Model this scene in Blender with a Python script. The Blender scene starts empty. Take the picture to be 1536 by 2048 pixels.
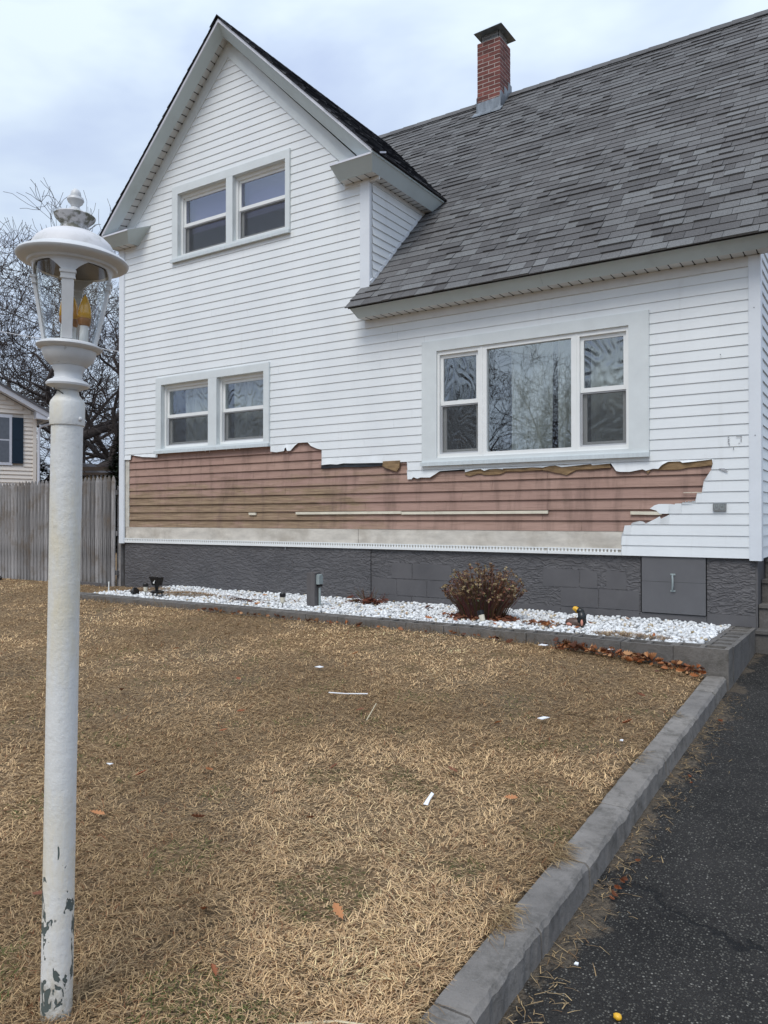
import bpy, math, random
import numpy as np
from mathutils import Vector, Matrix, noise

# ------------------------------------------------------------------ camera, sky, sun, exposure
S = bpy.context.scene
cam_d = bpy.data.cameras.new('camera'); cam = bpy.data.objects.new('camera', cam_d)
S.collection.objects.link(cam); S.camera = cam
CAM = Vector((0.931, -7.598, 0.361))
cam.location = CAM
cam.rotation_euler = (math.radians(90) + math.atan(13/1540), 0, math.radians(33.1))
cam_d.sensor_fit = 'VERTICAL'; cam_d.sensor_height = 36.0; cam_d.lens = 36.0*1540/2048
cam_d.clip_start = 0.05; cam_d.clip_end = 1200

SUN_EL, SUN_AZ = math.radians(54), math.radians(174)      # compass: 180 = from -y (behind the camera), more = from -x
world = bpy.data.worlds.new('World'); S.world = world; world.use_nodes = True
def build_world():
    nt = world.node_tree; N = nt.nodes; L = nt.links; N.clear()
    out = N.new('ShaderNodeOutputWorld'); bg = N.new('ShaderNodeBackground')
    sky = N.new('ShaderNodeTexSky'); sky.sky_type = 'NISHITA'; sky.sun_disc = False
    sky.sun_elevation = SUN_EL; sky.sun_rotation = SUN_AZ
    tc = N.new('ShaderNodeTexCoord')
    mp = N.new('ShaderNodeMapping'); mp.inputs['Scale'].default_value = (1.0, 1.0, 2.6)
    mp.inputs['Rotation'].default_value = (0.2, 0.1, 0.6)
    n1 = N.new('ShaderNodeTexNoise'); n1.inputs['Scale'].default_value = 2.1; n1.inputs['Detail'].default_value = 5
    n1.inputs['Roughness'].default_value = 0.52; n1.inputs['Distortion'].default_value = 0.3
    r = N.new('ShaderNodeValToRGB'); cr = r.color_ramp
    cr.elements[0].position = 0.36; cr.elements[0].color = (0.375, 0.45, 0.63, 1)
    cr.elements[1].position = 0.63; cr.elements[1].color = (0.61, 0.70, 0.775, 1)
    e = cr.elements.new(0.5); e.color = (0.475, 0.56, 0.70, 1)
    sc = N.new('ShaderNodeVectorMath'); sc.operation = 'SCALE'; sc.inputs['Scale'].default_value = 0.10
    mix = N.new('ShaderNodeMix'); mix.data_type = 'RGBA'; mix.inputs['Factor'].default_value = 0.9
    # an overcast sky grows brighter towards the zenith
    sep = N.new('ShaderNodeSeparateXYZ')
    m1 = N.new('ShaderNodeMath'); m1.operation = 'MAXIMUM'; m1.inputs[1].default_value = 0
    m2 = N.new('ShaderNodeMath'); m2.operation = 'MULTIPLY_ADD'; m2.inputs[1].default_value = 0.6; m2.inputs[2].default_value = 0.86
    vm = N.new('ShaderNodeVectorMath'); vm.operation = 'SCALE'
    L.new(tc.outputs['Generated'], mp.inputs['Vector']); L.new(mp.outputs[0], n1.inputs['Vector'])
    L.new(n1.outputs['Fac'], r.inputs['Fac']); L.new(sky.outputs[0], sc.inputs[0])
    L.new(sc.outputs[0], mix.inputs[6]); L.new(r.outputs[0], mix.inputs[7])
    L.new(tc.outputs['Generated'], sep.inputs[0]); L.new(sep.outputs['Z'], m1.inputs[0]); L.new(m1.outputs[0], m2.inputs[0])
    L.new(mix.outputs[2], vm.inputs[0]); L.new(m2.outputs[0], vm.inputs['Scale'])
    L.new(vm.outputs[0], bg.inputs['Color']); bg.inputs['Strength'].default_value = 1.0
    L.new(bg.outputs[0], out.inputs['Surface'])
build_world()
sun_d = bpy.data.lights.new('sun', 'SUN'); sun_d.energy = 1.5; sun_d.angle = math.radians(28); sun_d.color = (1.0, 0.95, 0.88)
sun = bpy.data.objects.new('sun', sun_d); S.collection.objects.link(sun)
_d = Vector((math.sin(SUN_AZ)*math.cos(SUN_EL), math.cos(SUN_AZ)*math.cos(SUN_EL), math.sin(SUN_EL)))
sun.rotation_euler = _d.to_track_quat('Z', 'Y').to_euler(); sun.location = (-6, -20, 20)
S.view_settings.view_transform = 'Standard'; S.view_settings.look = 'None'
S.view_settings.exposure = 0.36; S.view_settings.gamma = 1; S.view_settings.use_curve_mapping = False
S.cycles.max_bounces = 6; S.cycles.transparent_max_bounces = 12; S.cycles.glossy_bounces = 3

R = random.Random(7); NP = np.random.default_rng(11)
COL = S.collection

# ------------------------------------------------------------------ materials
def _nt(name):
    m = bpy.data.materials.new(name); m.use_nodes = True
    nt = m.node_tree; nt.nodes.clear()
    out = nt.nodes.new('ShaderNodeOutputMaterial'); b = nt.nodes.new('ShaderNodeBsdfPrincipled')
    nt.links.new(b.outputs[0], out.inputs['Surface'])
    return m, nt, b, out
def _noise(nt, scale, detail=4, rough=.55, vec=None, dist=0, stretch=None):
    n = nt.nodes.new('ShaderNodeTexNoise'); n.inputs['Scale'].default_value = scale
    n.inputs['Detail'].default_value = detail; n.inputs['Roughness'].default_value = rough
    n.inputs['Distortion'].default_value = dist
    if stretch:
        mp = nt.nodes.new('ShaderNodeMapping'); mp.inputs['Scale'].default_value = stretch
        nt.links.new(vec, mp.inputs['Vector']); vec = mp.outputs[0]
    nt.links.new(vec, n.inputs['Vector'])
    return n.outputs['Fac']
def _pos(nt):
    return nt.nodes.new('ShaderNodeNewGeometry').outputs['Position']
def _obj(nt):
    return nt.nodes.new('ShaderNodeTexCoord').outputs['Object']
def _ramp(nt, fac, stops):
    r = nt.nodes.new('ShaderNodeValToRGB'); cr = r.color_ramp
    while len(cr.elements) < len(stops): cr.elements.new(.5)
    for e, (p, c) in zip(cr.elements, stops):
        e.position = p; e.color = (c, c, c, 1) if isinstance(c, (int, float)) else (*c, 1)
    nt.links.new(fac, r.inputs['Fac']); return r.outputs[0]
def _mixc(nt, fac, a, b, mode='MIX'):
    m = nt.nodes.new('ShaderNodeMix'); m.data_type = 'RGBA'; m.blend_type = mode
    for s, v in ((m.inputs['Factor'], fac), (m.inputs[6], a), (m.inputs[7], b)):
        if isinstance(v, (int, float)): s.default_value = v if s.type == 'VALUE' else (v, v, v, 1)
        elif isinstance(v, tuple): s.default_value = (*v, 1)
        else: nt.links.new(v, s)
    return m.outputs[2]
def _math(nt, op, a, b=0.0, c=None):
    m = nt.nodes.new('ShaderNodeMath'); m.operation = op
    for i, v in enumerate((a, b) if c is None else (a, b, c)):
        if isinstance(v, (int, float)): m.inputs[i].default_value = v
        else: nt.links.new(v, m.inputs[i])
    return m.outputs[0]
def _bump(nt, b, h, strength=.3, dist=.01):
    n = nt.nodes.new('ShaderNodeBump'); n.inputs['Strength'].default_value = strength; n.inputs['Distance'].default_value = dist
    nt.links.new(h, n.inputs['Height']); nt.links.new(n.outputs[0], b.inputs['Normal'])
def _orand(nt):
    return nt.nodes.new('ShaderNodeObjectInfo').outputs['Random']
def setc(nt, b, c):
    if isinstance(c, tuple): b.inputs['Base Color'].default_value = (*c, 1)
    else: nt.links.new(c, b.inputs['Base Color'])

def simple(name, col, rough=.5, var=.12, scale=12, bump=.0, bdist=.003, metal=0, stretch=None, objrand=0.0, spec=.5, dirt=None, dirtscale=3, dirtlo=.55, dirthi=.75):
    m, nt, b, _ = _nt(name)
    p = _obj(nt); n = _noise(nt, scale, 5, .6, p, stretch=stretch)
    lo = tuple(c*(1-var) for c in col); hi = tuple(min(.95, c*(1+var)) for c in col)
    c = _ramp(nt, n, [(.3, lo), (.7, hi)])
    if objrand:
        v = _math(nt, 'MULTIPLY_ADD', _orand(nt), objrand*2, 1-objrand)
        vv = nt.nodes.new('ShaderNodeVectorMath'); vv.operation = 'SCALE'
        nt.links.new(c, vv.inputs[0]); nt.links.new(v, vv.inputs['Scale']); c = vv.outputs[0]
    if dirt:
        dn = _noise(nt, dirtscale, 6, .65, _pos(nt)); f = _ramp(nt, dn, [(dirtlo, 0.0), (dirthi, 1.0)])
        c = _mixc(nt, f, c, dirt)
    setc(nt, b, c)
    b.inputs['Roughness'].default_value = rough; b.inputs['Metallic'].default_value = metal
    b.inputs['Specular IOR Level'].default_value = spec
    if bump: _bump(nt, b, _noise(nt, scale*2.5, 6, .65, p, stretch=stretch), bump, bdist)
    return m

def vinyl_mat():
    m, nt, b, _ = _nt('white_vinyl_siding')
    p = _pos(nt)
    n = _noise(nt, 1.6, 5, .6, p, stretch=(1, 1, .55))
    c = _ramp(nt, n, [(.3, (.725, .76, .775)), (.62, (.785, .82, .83))])
    st = _noise(nt, 2.3, 6, .7, p, stretch=(3.5, 3.5, .25))        # faint run-off streaks
    c = _mixc(nt, _ramp(nt, st, [(.58, 0.0), (.8, .28)]), c, (.52, .52, .49))
    setc(nt, b, c); b.inputs['Roughness'].default_value = .42; b.inputs['Specular IOR Level'].default_value = .35
    g = _noise(nt, 60, 3, .6, p, stretch=(.08, 1, 1))
    wv = _noise(nt, 1.3, 2, .5, p, stretch=(1, 1, 3))
    h = _math(nt, 'MULTIPLY_ADD', wv, 6.0, g)
    _bump(nt, b, h, .16, .004)
    return m

def pink_mat():
    m, nt, b, _ = _nt('weathered_pink_clapboard')
    p = _pos(nt); sep = nt.nodes.new('ShaderNodeSeparateXYZ'); nt.links.new(p, sep.inputs[0])
    n = _noise(nt, 3, 5, .6, p, stretch=(.6, 1, 3))
    c = _ramp(nt, n, [(.3, (.325, .215, .172)), (.7, (.445, .30, .242))])
    rv = _orand(nt)
    c = _mixc(nt, _math(nt, 'MULTIPLY', rv, .4), c, (.34, .215, .19))
    # bare, rotten boards low on the left, where the paint has gone
    ml = _math(nt, 'MULTIPLY_ADD', sep.outputs['Z'], -1.35, 1.42)
    mx = _math(nt, 'MULTIPLY_ADD', sep.outputs['X'], -.36, -1.22)
    area = _math(nt, 'MINIMUM', _math(nt, 'MINIMUM', ml, mx), .6)
    pn = _noise(nt, 2.1, 7, .7, p, stretch=(1, 1, 5))
    f = _ramp(nt, _math(nt, 'ADD', pn, _math(nt, 'MULTIPLY', area, .55)), [(.62, 0.0), (.82, .92)])
    wood = _ramp(nt, _noise(nt, 5, 7, .7, p, stretch=(.5, 1, 14)), [(.3, (.10, .07, .045)), (.5, (.27, .195, .125)), (.7, (.43, .33, .215))])
    c = _mixc(nt, f, c, wood)
    # peeling spots and mildew
    sp = _noise(nt, 26, 6, .75, p, stretch=(.5, 1, 1.2))
    zone = _noise(nt, 1.1, 2, .5, p)
    f2 = _ramp(nt, _math(nt, 'MULTIPLY_ADD', zone, .8, sp), [(1.0, 0.0), (1.07, .75)])
    c = _mixc(nt, f2, c, (.10, .075, .06))
    st = _noise(nt, 1.9, 5, .65, p, stretch=(3, 1, .5))
    c = _mixc(nt, _ramp(nt, st, [(.50, 0.0), (.70, .65)]), c, (.17, .115, .095))
    av = nt.nodes.new('ShaderNodeVectorMath'); av.operation = 'ADD'; cb = nt.nodes.new('ShaderNodeCombineXYZ')
    nt.links.new(_math(nt, 'MULTIPLY', rv, 40.0), cb.inputs[0]); nt.links.new(p, av.inputs[0]); nt.links.new(cb.outputs[0], av.inputs[1])
    g1 = _noise(nt, 3.0, 7, .72, av.outputs[0], stretch=(.5, 1, 9))
    c = _mixc(nt, _ramp(nt, g1, [(.52, 0.0), (.68, .55)]), c, (.20, .135, .10))
    c = _mixc(nt, _ramp(nt, _noise(nt, 7.0, 6, .75, av.outputs[0], stretch=(.7, 1, 3)), [(.64, 0.0), (.72, .6)]), c, (.50, .41, .31))
    setc(nt, b, c); b.inputs['Roughness'].default_value = .85; b.inputs['Specular IOR Level'].default_value = .2
    _bump(nt, b, _noise(nt, 14, 6, .7, p, stretch=(.25, 1, 4)), .6, .005)
    return m

def stucco_mat(name, smooth=False):
    m, nt, b, _ = _nt(name)
    p = _pos(nt); n = _noise(nt, 2.5, 5, .6, p)
    c = _ramp(nt, n, [(.3, (.092, .090, .094)), (.7, (.125, .121, .124))])
    st = _noise(nt, 1.5, 4, .6, p, stretch=(2, 1, .6))
    c = _mixc(nt, _ramp(nt, st, [(.6, 0.0), (.8, .25)]), c, (.17, .165, .155))
    setc(nt, b, c); b.inputs['Roughness'].default_value = .62; b.inputs['Specular IOR Level'].default_value = .35
    if smooth:
        _bump(nt, b, _noise(nt, 22, 5, .6, p), .35, .004)
    else:
        mp = nt.nodes.new('ShaderNodeMapping'); mp.inputs['Rotation'].default_value = (0, .55, 0); mp.inputs['Scale'].default_value = (.62, 1, 1.5)
        nt.links.new(p, mp.inputs['Vector'])
        n1 = _noise(nt, 15, 3, .5, mp.outputs[0], dist=.5)
        rd = _math(nt, 'ABSOLUTE', _math(nt, 'MULTIPLY_ADD', n1, 2.0, -1.0))
        r1 = _ramp(nt, rd, [(.0, 1.0), (.10, .45), (.30, .0)])
        n3 = _noise(nt, 21, 3, .5, mp.outputs[0], dist=.8)
        n2 = _noise(nt, 60, 3, .6, p)
        _bump(nt, b, _math(nt, 'ADD', _math(nt, 'MULTIPLY_ADD', n2, .2, r1), _math(nt, 'MULTIPLY', n3, .9)), 1.0, .0085)
    return m

def asphalt_mat():
    m, nt, b, _ = _nt('asphalt')
    p = _pos(nt)
    v = nt.nodes.new('ShaderNodeTexVoronoi'); v.inputs['Scale'].default_value = 105; nt.links.new(p, v.inputs['Vector'])
    v2 = nt.nodes.new('ShaderNodeTexVoronoi'); v2.inputs['Scale'].default_value = 60; nt.links.new(p, v2.inputs['Vector'])
    sepc = nt.nodes.new('ShaderNodeSeparateColor'); nt.links.new(v.outputs['Color'], sepc.inputs[0])
    big = _noise(nt, 1.4, 4, .6, p)
    thr = _math(nt, 'MULTIPLY_ADD', big, -.75, .66)
    f = _ramp(nt, _math(nt, 'SUBTRACT', sepc.outputs[0], thr), [(.0, 0.0), (.12, 1.0)])
    f = _math(nt, 'MULTIPLY', f, _ramp(nt, v.outputs['Distance'], [(.25, 1.0), (.5, .0)]))
    base = _ramp(nt, _noise(nt, 3.2, 5, .6, p), [(.3, (.0085, .0075, .0065)), (.7, (.026, .0235, .021))])
    stone = _ramp(nt, sepc.outputs[1], [(.0, (.04, .038, .033)), (.55, (.10, .096, .082)), (.88, (.17, .162, .135)), (1.0, (.36, .345, .30))])
    c = _mixc(nt, _math(nt, 'MULTIPLY', f, .8), base, stone)
    # sandy dirt washed against the curb
    sep = nt.nodes.new('ShaderNodeSeparateXYZ'); nt.links.new(p, sep.inputs[0])
    e = _math(nt, 'MULTIPLY_ADD', sep.outputs['X'], -2.6, .55)
    e = _math(nt, 'ADD', e, _math(nt, 'MULTIPLY_ADD', _noise(nt, 5, 5, .7, p), 1.6, -.8))
    dirt = _ramp(nt, _noise(nt, 40, 4, .7, p), [(.3, (.055, .043, .03)), (.7, (.15, .12, .085))])
    c = _mixc(nt, _ramp(nt, e, [(.48, 0.0), (.62, .85)]), c, dirt)
    # a crack across the drive
    cn = _math(nt, 'MULTIPLY_ADD', _noise(nt, 3.5, 5, .7, p), .5, -.25)
    ln = _math(nt, 'ADD', _math(nt, 'MULTIPLY_ADD', sep.outputs['X'], .30, 4.52), _math(nt, 'ADD', sep.outputs['Y'], cn))
    ck = _ramp(nt, _math(nt, 'ABSOLUTE', ln), [(.006, 1.0), (.018, 0.0)])
    c = _mixc(nt, ck, c, (.006, .006, .006))
    setc(nt, b, c); b.inputs['Roughness'].default_value = .75; b.inputs['Specular IOR Level'].default_value = .3
    h = _math(nt, 'MULTIPLY_ADD', _ramp(nt, v2.outputs['Distance'], [(.1, 1.0), (.6, 0.0)]), .7, _ramp(nt, v.outputs['Distance'], [(.1, 1.0), (.6, 0.0)]))
    h = _math(nt, 'MULTIPLY_ADD', ck, -1.5, h)
    _bump(nt, b, h, .9, .006)
    return m

def curb_mat(name, k=1.0):
    m, nt, b, _ = _nt(name)
    p = _pos(nt)
    c = _ramp(nt, _noise(nt, 4, 6, .65, p), [(.3, (.165*k, .152*k, .136*k)), (.7, (.262*k, .243*k, .22*k))])
    c = _mixc(nt, _ramp(nt, _noise(nt, 9, 7, .75, p), [(.47, 0.0), (.66, .85)]), c, (.095, .088, .074))
    c = _mixc(nt, _ramp(nt, _noise(nt, 22, 6, .75, p), [(.62, 0.0), (.70, .8)]), c, (.27, .265, .25))
    c = _mixc(nt, _math(nt, 'MULTIPLY', _orand(nt), .3), c, (.12, .12, .125))
    setc(nt, b, c); b.inputs['Roughness'].default_value = .7; b.inputs['Specular IOR Level'].default_value = .3
    _bump(nt, b, _noise(nt, 18, 8, .75, p), .9, .012)
    return m

def ground_mat():
    m, nt, b, _ = _nt('dormant_turf_soil')
    p = _pos(nt)
    c = _ramp(nt, _noise(nt, 45, 6, .75, p), [(.28, (.045, .029, .017)), (.5, (.23, .15, .08)), (.72, (.56, .40, .22))])
    c = _mixc(nt, _ramp(nt, _noise(nt, 1.1, 5, .6, p), [(.35, 0.0), (.7, .5)]), c, (.16, .135, .10), 'MIX')
    setc(nt, b, c); b.inputs['Roughness'].default_value = .95; b.inputs['Specular IOR Level'].default_value = .1
    _bump(nt, b, _noise(nt, 60, 6, .8, p), .9, .02)
    return m

def attr_mat(name, rough=.8, bump=0, spec=.2, scale=30, trans=0):
    m, nt, b, out = _nt(name)
    a = nt.nodes.new('ShaderNodeAttribute'); a.attribute_name = 'col'
    c = a.outputs['Color']
    nt.links.new(c, b.inputs['Base Color'])
    b.inputs['Roughness'].default_value = rough; b.inputs['Specular IOR Level'].default_value = spec
    if bump: _bump(nt, b, _noise(nt, scale, 5, .7, _pos(nt)), bump, .004)
    return m

def shingle_mat(name, use_attr, lo, mid, hi):
    m, nt, b, _ = _nt(name)
    p = _pos(nt)
    if use_attr:
        a = nt.nodes.new('ShaderNodeAttribute'); a.attribute_name = 'col'
        s = nt.nodes.new('ShaderNodeSeparateColor'); nt.links.new(a.outputs['Color'], s.inputs[0]); f = s.outputs[0]
    else: f = _orand(nt)
    c = _ramp(nt, f, [(0.0, lo), (.5, mid), (1.0, hi)])
    g = _ramp(nt, _noise(nt, 90, 5, .85, p), [(.3, .5), (.7, 1.55)])
    c = _mixc(nt, 1.0, c, g, 'MULTIPLY')
    w = _ramp(nt, _noise(nt, .9, 4, .6, p), [(.3, .86), (.7, 1.12)])
    c = _mixc(nt, 1.0, c, w, 'MULTIPLY')
    setc(nt, b, c); b.inputs['Roughness'].default_value = .9; b.inputs['Specular IOR Level'].default_value = .2
    _bump(nt, b, _noise(nt, 220, 3, .8, p), .6, .003)
    return m

def glass_pane(name, refl=.9, tint=(.84, .86, .85), wob=.5, rings=True, seed=(0, 0)):
    m = bpy.data.materials.new(name); m.use_nodes = True; nt = m.node_tree; nt.nodes.clear()
    out = nt.nodes.new('ShaderNodeOutputMaterial')
    t = nt.nodes.new('ShaderNodeBsdfTransparent'); t.inputs[0].default_value = (*tint, 1)
    g = nt.nodes.new('ShaderNodeBsdfGlossy'); g.inputs['Roughness'].default_value = .008; g.inputs[0].default_value = (.93, .96, 1, 1)
    lw = nt.nodes.new('ShaderNodeLayerWeight'); lw.inputs['Blend'].default_value = .5
    f = _math(nt, 'MULTIPLY_ADD', _math(nt, 'POWER', lw.outputs['Facing'], 4.0), .75*(1-refl), refl)
    mx = nt.nodes.new('ShaderNodeMixShader')
    nt.links.new(f, mx.inputs[0]); nt.links.new(t.outputs[0], mx.inputs[1]); nt.links.new(g.outputs[0], mx.inputs[2])
    nt.links.new(mx.outputs[0], out.inputs['Surface'])
    p = _pos(nt)
    h = _noise(nt, 2.2, 2, .5, p)
    if rings:
        mp = nt.nodes.new('ShaderNodeMapping')
        mp.inputs['Location'].default_value = (-seed[0], seed[0]*3.7, -seed[1]); mp.inputs['Scale'].default_value = (1, 0, .75)
        nt.links.new(p, mp.inputs['Vector'])
        ln = nt.nodes.new('ShaderNodeVectorMath'); ln.operation = 'LENGTH'; nt.links.new(mp.outputs[0], ln.inputs[0])
        sw = _noise(nt, 2.6, 2, .45, mp.outputs[0], dist=.5)
        ph = _math(nt, 'MULTIPLY_ADD', sw, 62.0, _math(nt, 'MULTIPLY', ln.outputs['Value'], 34.0))
        h = _math(nt, 'MULTIPLY_ADD', _math(nt, 'SINE', ph), .11, h)
    bp = nt.nodes.new('ShaderNodeBump'); bp.inputs['Strength'].default_value = wob; bp.inputs['Distance'].default_value = .02
    nt.links.new(h, bp.inputs['Height']); nt.links.new(bp.outputs[0], g.inputs['Normal'])
    return m

def screen_mat():
    m = bpy.data.materials.new('insect_screen_mesh'); m.use_nodes = True; nt = m.node_tree; nt.nodes.clear()
    out = nt.nodes.new('ShaderNodeOutputMaterial')
    t = nt.nodes.new('ShaderNodeBsdfTransparent'); d = nt.nodes.new('ShaderNodeBsdfDiffuse'); d.inputs[0].default_value = (.085, .09, .095, 1)
    mx = nt.nodes.new('ShaderNodeMixShader'); mx.inputs[0].default_value = .32
    nt.links.new(t.outputs[0], mx.inputs[1]); nt.links.new(d.outputs[0], mx.inputs[2]); nt.links.new(mx.outputs[0], out.inputs['Surface'])
    return m

def post_mat():
    m, nt, b, _ = _nt('peeling_white_post_paint')
    p = _pos(nt); sep = nt.nodes.new('ShaderNodeSeparateXYZ'); nt.links.new(p, sep.inputs[0])
    c = _ramp(nt, _noise(nt, 5, 5, .6, p, stretch=(1, 1, .35)), [(.3, (.66, .67, .65)), (.7, (.77, .775, .75))])
    c = _mixc(nt, _ramp(nt, _noise(nt, 7, 5, .7, p, stretch=(1, 1, .3)), [(.46, 0.0), (.68, .8)]), c, (.70, .63, .46))
    # dirt at the foot, bare green metal where the paint has chipped off
    zf = _math(nt, 'MULTIPLY_ADD', sep.outputs['Z'], -3.3, -1.75)
    zf = _math(nt, 'MINIMUM', _math(nt, 'MAXIMUM', zf, -.6), .75)
    chip = _noise(nt, 24, 3, .6, p, dist=.6, stretch=(1, 1, .55))
    f = _ramp(nt, _math(nt, 'MULTIPLY_ADD', zf, .16, chip), [(.675, 0.0), (.683, 1.0)])
    dz = _math(nt, 'MINIMUM', _math(nt, 'MAXIMUM', _math(nt, 'MULTIPLY_ADD', sep.outputs['Z'], -5.0, -4.0), 0.0), 1.0)
    dn = _ramp(nt, _math(nt, 'MULTIPLY_ADD', dz, .25, _noise(nt, 24, 6, .75, p)), [(.62, 0.0), (.85, .8)])
    c = _mixc(nt, dn, c, (.32, .30, .24))
    c = _mixc(nt, f, c, (.095, .12, .115))
    setc(nt, b, c); b.inputs['Roughness'].default_value = .5; b.inputs['Specular IOR Level'].default_value = .35
    h = _math(nt, 'MULTIPLY_ADD', f, -1.0, _noise(nt, 30, 6, .7, p))
    _bump(nt, b, h, .9, .004)
    return m

M = {}
M['vinyl'] = vinyl_mat(); M['pink'] = pink_mat()
M['trim'] = simple('coil_stock_trim', (.66, .705, .71), .4, .05, 5, .06, .002)
M['fascia'] = simple('fascia_metal', (.51, .585, .60), .42, .06, 2.5, .08, .002, dirt=(.44, .50, .51), dirtscale=2)
M['corner'] = simple('corner_post_vinyl', (.72, .76, .80), .42, .04, 3, .05, .002)
M['white'] = simple('white_window_vinyl', (.80, .82, .81), .35, .03, 6)
M['sill'] = simple('stained_sill_metal', (.58, .64, .66), .45, .08, 8, .05, .002, stretch=(6, 1, .6), dirt=(.40, .42, .42), dirtscale=9, dirtlo=.6, dirthi=.9)
M['soffit'] = simple('soffit_vinyl', (.64, .645, .63), .5, .06, 6)
M['dark'] = simple('vent_dark', (.02, .02, .02), .9, .1)
M['skirt'] = simple('weathered_skirt_board', (.60, .565, .50), .85, .2, 3.2, .3, .003, stretch=(1.2, 1, 3.5), dirt=(.26, .22, .165), dirtscale=1.7, dirtlo=.5, dirthi=.85)
M['oldwhite'] = simple('old_white_corner_board', (.56, .54, .48), .8, .2, 9, .4, .004, dirt=(.30, .27, .2), dirtscale=9)
M['cream'] = simple('cream_shim_strip', (.70, .655, .53), .7, .1, 8, .1, .002, dirt=(.28, .20, .1), dirtscale=14, dirtlo=.62, dirthi=.75)
M['tan'] = simple('torn_backer_board', (.25, .165, .085), .9, .35, 16, .7, .006, stretch=(.6, 1, 2.5))
M['tar'] = simple('black_tar_paper', (.012, .014, .018), .38, .3, 8, .8, .01, spec=.7)
M['stucco'] = stucco_mat('grey_painted_stucco'); M['block'] = stucco_mat('grey_painted_block', True)
M['panel'] = simple('grey_painted_plywood', (.118, .118, .124), .6, .06, 6, .15, .002)
M['asphalt'] = asphalt_mat(); M['curb'] = curb_mat('grey_painted_concrete', 1.08); M['bord'] = curb_mat('grey_painted_border_block', .78)
M['ground'] = ground_mat(); M['attr'] = attr_mat('dry_stalks', .8, 0, .15)
M['stone'] = attr_mat('white_marble_chips', .6, .3, .3, 60)
M['leafm'] = attr_mat('dry_oak_leaves', .65, .3, .3, 50)
M['sh'] = shingle_mat('weathered_grey_shingle', False, (.090, .088, .088), (.124, .122, .122), (.168, .171, .171))
M['shs'] = shingle_mat('weathered_grey_shingle_field', True, (.090, .088, .088), (.124, .122, .122), (.168, .171, .171))
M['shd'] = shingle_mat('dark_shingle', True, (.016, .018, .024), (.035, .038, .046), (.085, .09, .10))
M['deck'] = simple('roof_underlay', (.03, .03, .034), .9)
M['brick'] = simple('red_brick', (.15, .048, .038), .85, .3, 18, .4, .003, objrand=.42)
M['mortar'] = simple('mortar', (.46, .40, .36), .9, .1, 20, .3, .003)
M['lead'] = simple('lead_flashing', (.20, .225, .25), .45, .35, 7, .4, .01, metal=.35, stretch=(1.5, 1.5, .6), dirt=(.42, .46, .48), dirtscale=5, dirtlo=.58, dirthi=.8)
M['cap'] = simple('galvanised_cap', (.17, .20, .205), .45, .4, 8, .2, .003, metal=.2)
M['capmesh'] = simple('cap_mesh_wire', (.42, .43, .43), .5, .1)
M['glassB'] = glass_pane('window_glass_flat', .24, wob=.006, rings=False)
M['glassU'] = glass_pane('upper_window_glass', .17, tint=(.75, .76, .85), wob=.02, rings=False)
M['screen'] = screen_mat()
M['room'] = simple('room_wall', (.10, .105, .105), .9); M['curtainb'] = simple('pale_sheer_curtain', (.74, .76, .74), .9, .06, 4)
M['shade'] = simple('roller_shade', (.48, .46, .56), .9, .04)
M['rail'] = simple('aluminium_screen_frame', (.42, .43, .45), .4, .05)
M['post'] = post_mat()
M['lampw'] = simple('lamp_head_paint', (.62, .635, .64), .42, .07, 14, .15, .002, dirt=(.33, .32, .29), dirtscale=30, dirtlo=.66, dirthi=.74)
M['lampdirty'] = simple('lichen_stained_lamp_paint', (.58, .58, .59), .6, .15, 18, .5, .003, dirt=(.15, .15, .115), dirtscale=26, dirtlo=.46, dirthi=.56)
M['lampdome'] = simple('lamp_dome_paint', (.66, .66, .67), .55, .1, 10, .25, .002, dirt=(.42, .43, .40), dirtscale=16, dirtlo=.5, dirthi=.72)
M['gold'] = simple('amber_bulb_glass', (.80, .43, .045), .12, .1, 20, spec=.9); M['brownp'] = simple('amber_bulb_base', (.34, .15, .05), .3, .1)
M['fence'] = simple('weathered_picket_wood', (.215, .208, .205), .9, .55, 14, .8, .008, stretch=(4, 4, .18), objrand=.42, dirt=(.13, .095, .06), dirtscale=3.5, dirtlo=.5, dirthi=.8)
M['bark'] = simple('winter_bark', (.062, .050, .046), .95, .3, 6)
M['bark2'] = simple('reddish_winter_bark', (.095, .070, .064), .95, .3, 6)
M['ever'] = attr_mat('evergreen_needles', .8)
M['deckw'] = simple('dark_stained_deck_wood', (.055, .038, .027), .8, .3, 6); M['deckt'] = simple('tan_baluster_wood', (.20, .145, .085), .8, .3, 6)
M['cside'] = simple('cream_neighbour_siding', (.80, .735, .655), .5, .04, 2); M['nwhite'] = simple('neighbour_white_trim', (.66, .68, .74), .5, .04)
M['navy'] = simple('navy_shutter_paint', (.006, .022, .042), .5, .1); M['nglass'] = simple('neighbour_window_glass', (.16, .18, .21), .1, .1, spec=.8)
M['nroof'] = simple('neighbour_shingle', (.10, .10, .11), .9)
M['blackp'] = simple('black_plastic', (.008, .008, .009), .35); M['postgrey'] = simple('grey_weathered_post', (.105, .098, .098), .8, .2, 9, .4, .004, stretch=(3, 3, .4))
M['boxgrey'] = simple('grey_green_outlet_plastic', (.30, .35, .35), .4, .06); M['steel'] = simple('dull_steel', (.30, .31, .31), .4, .2, 30, metal=.6)
M['duck'] = simple('brown_duck_paint', (.085, .052, .038), .45, .4, 25, .2); M['duckd'] = simple('dark_duck_paint', (.012, .014, .014), .3, .2)
M['yellow'] = simple('yellow_bill_paint', (.75, .42, .03), .35, .12); M['pinkp'] = simple('pink_worn_paint', (.62, .28, .2), .5, .2)
M['chipw'] = simple('white_vinyl_chip', (.80, .82, .85), .4, .04); M['straw'] = simple('bleached_straw', (.62, .54, .37), .7, .1)
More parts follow.
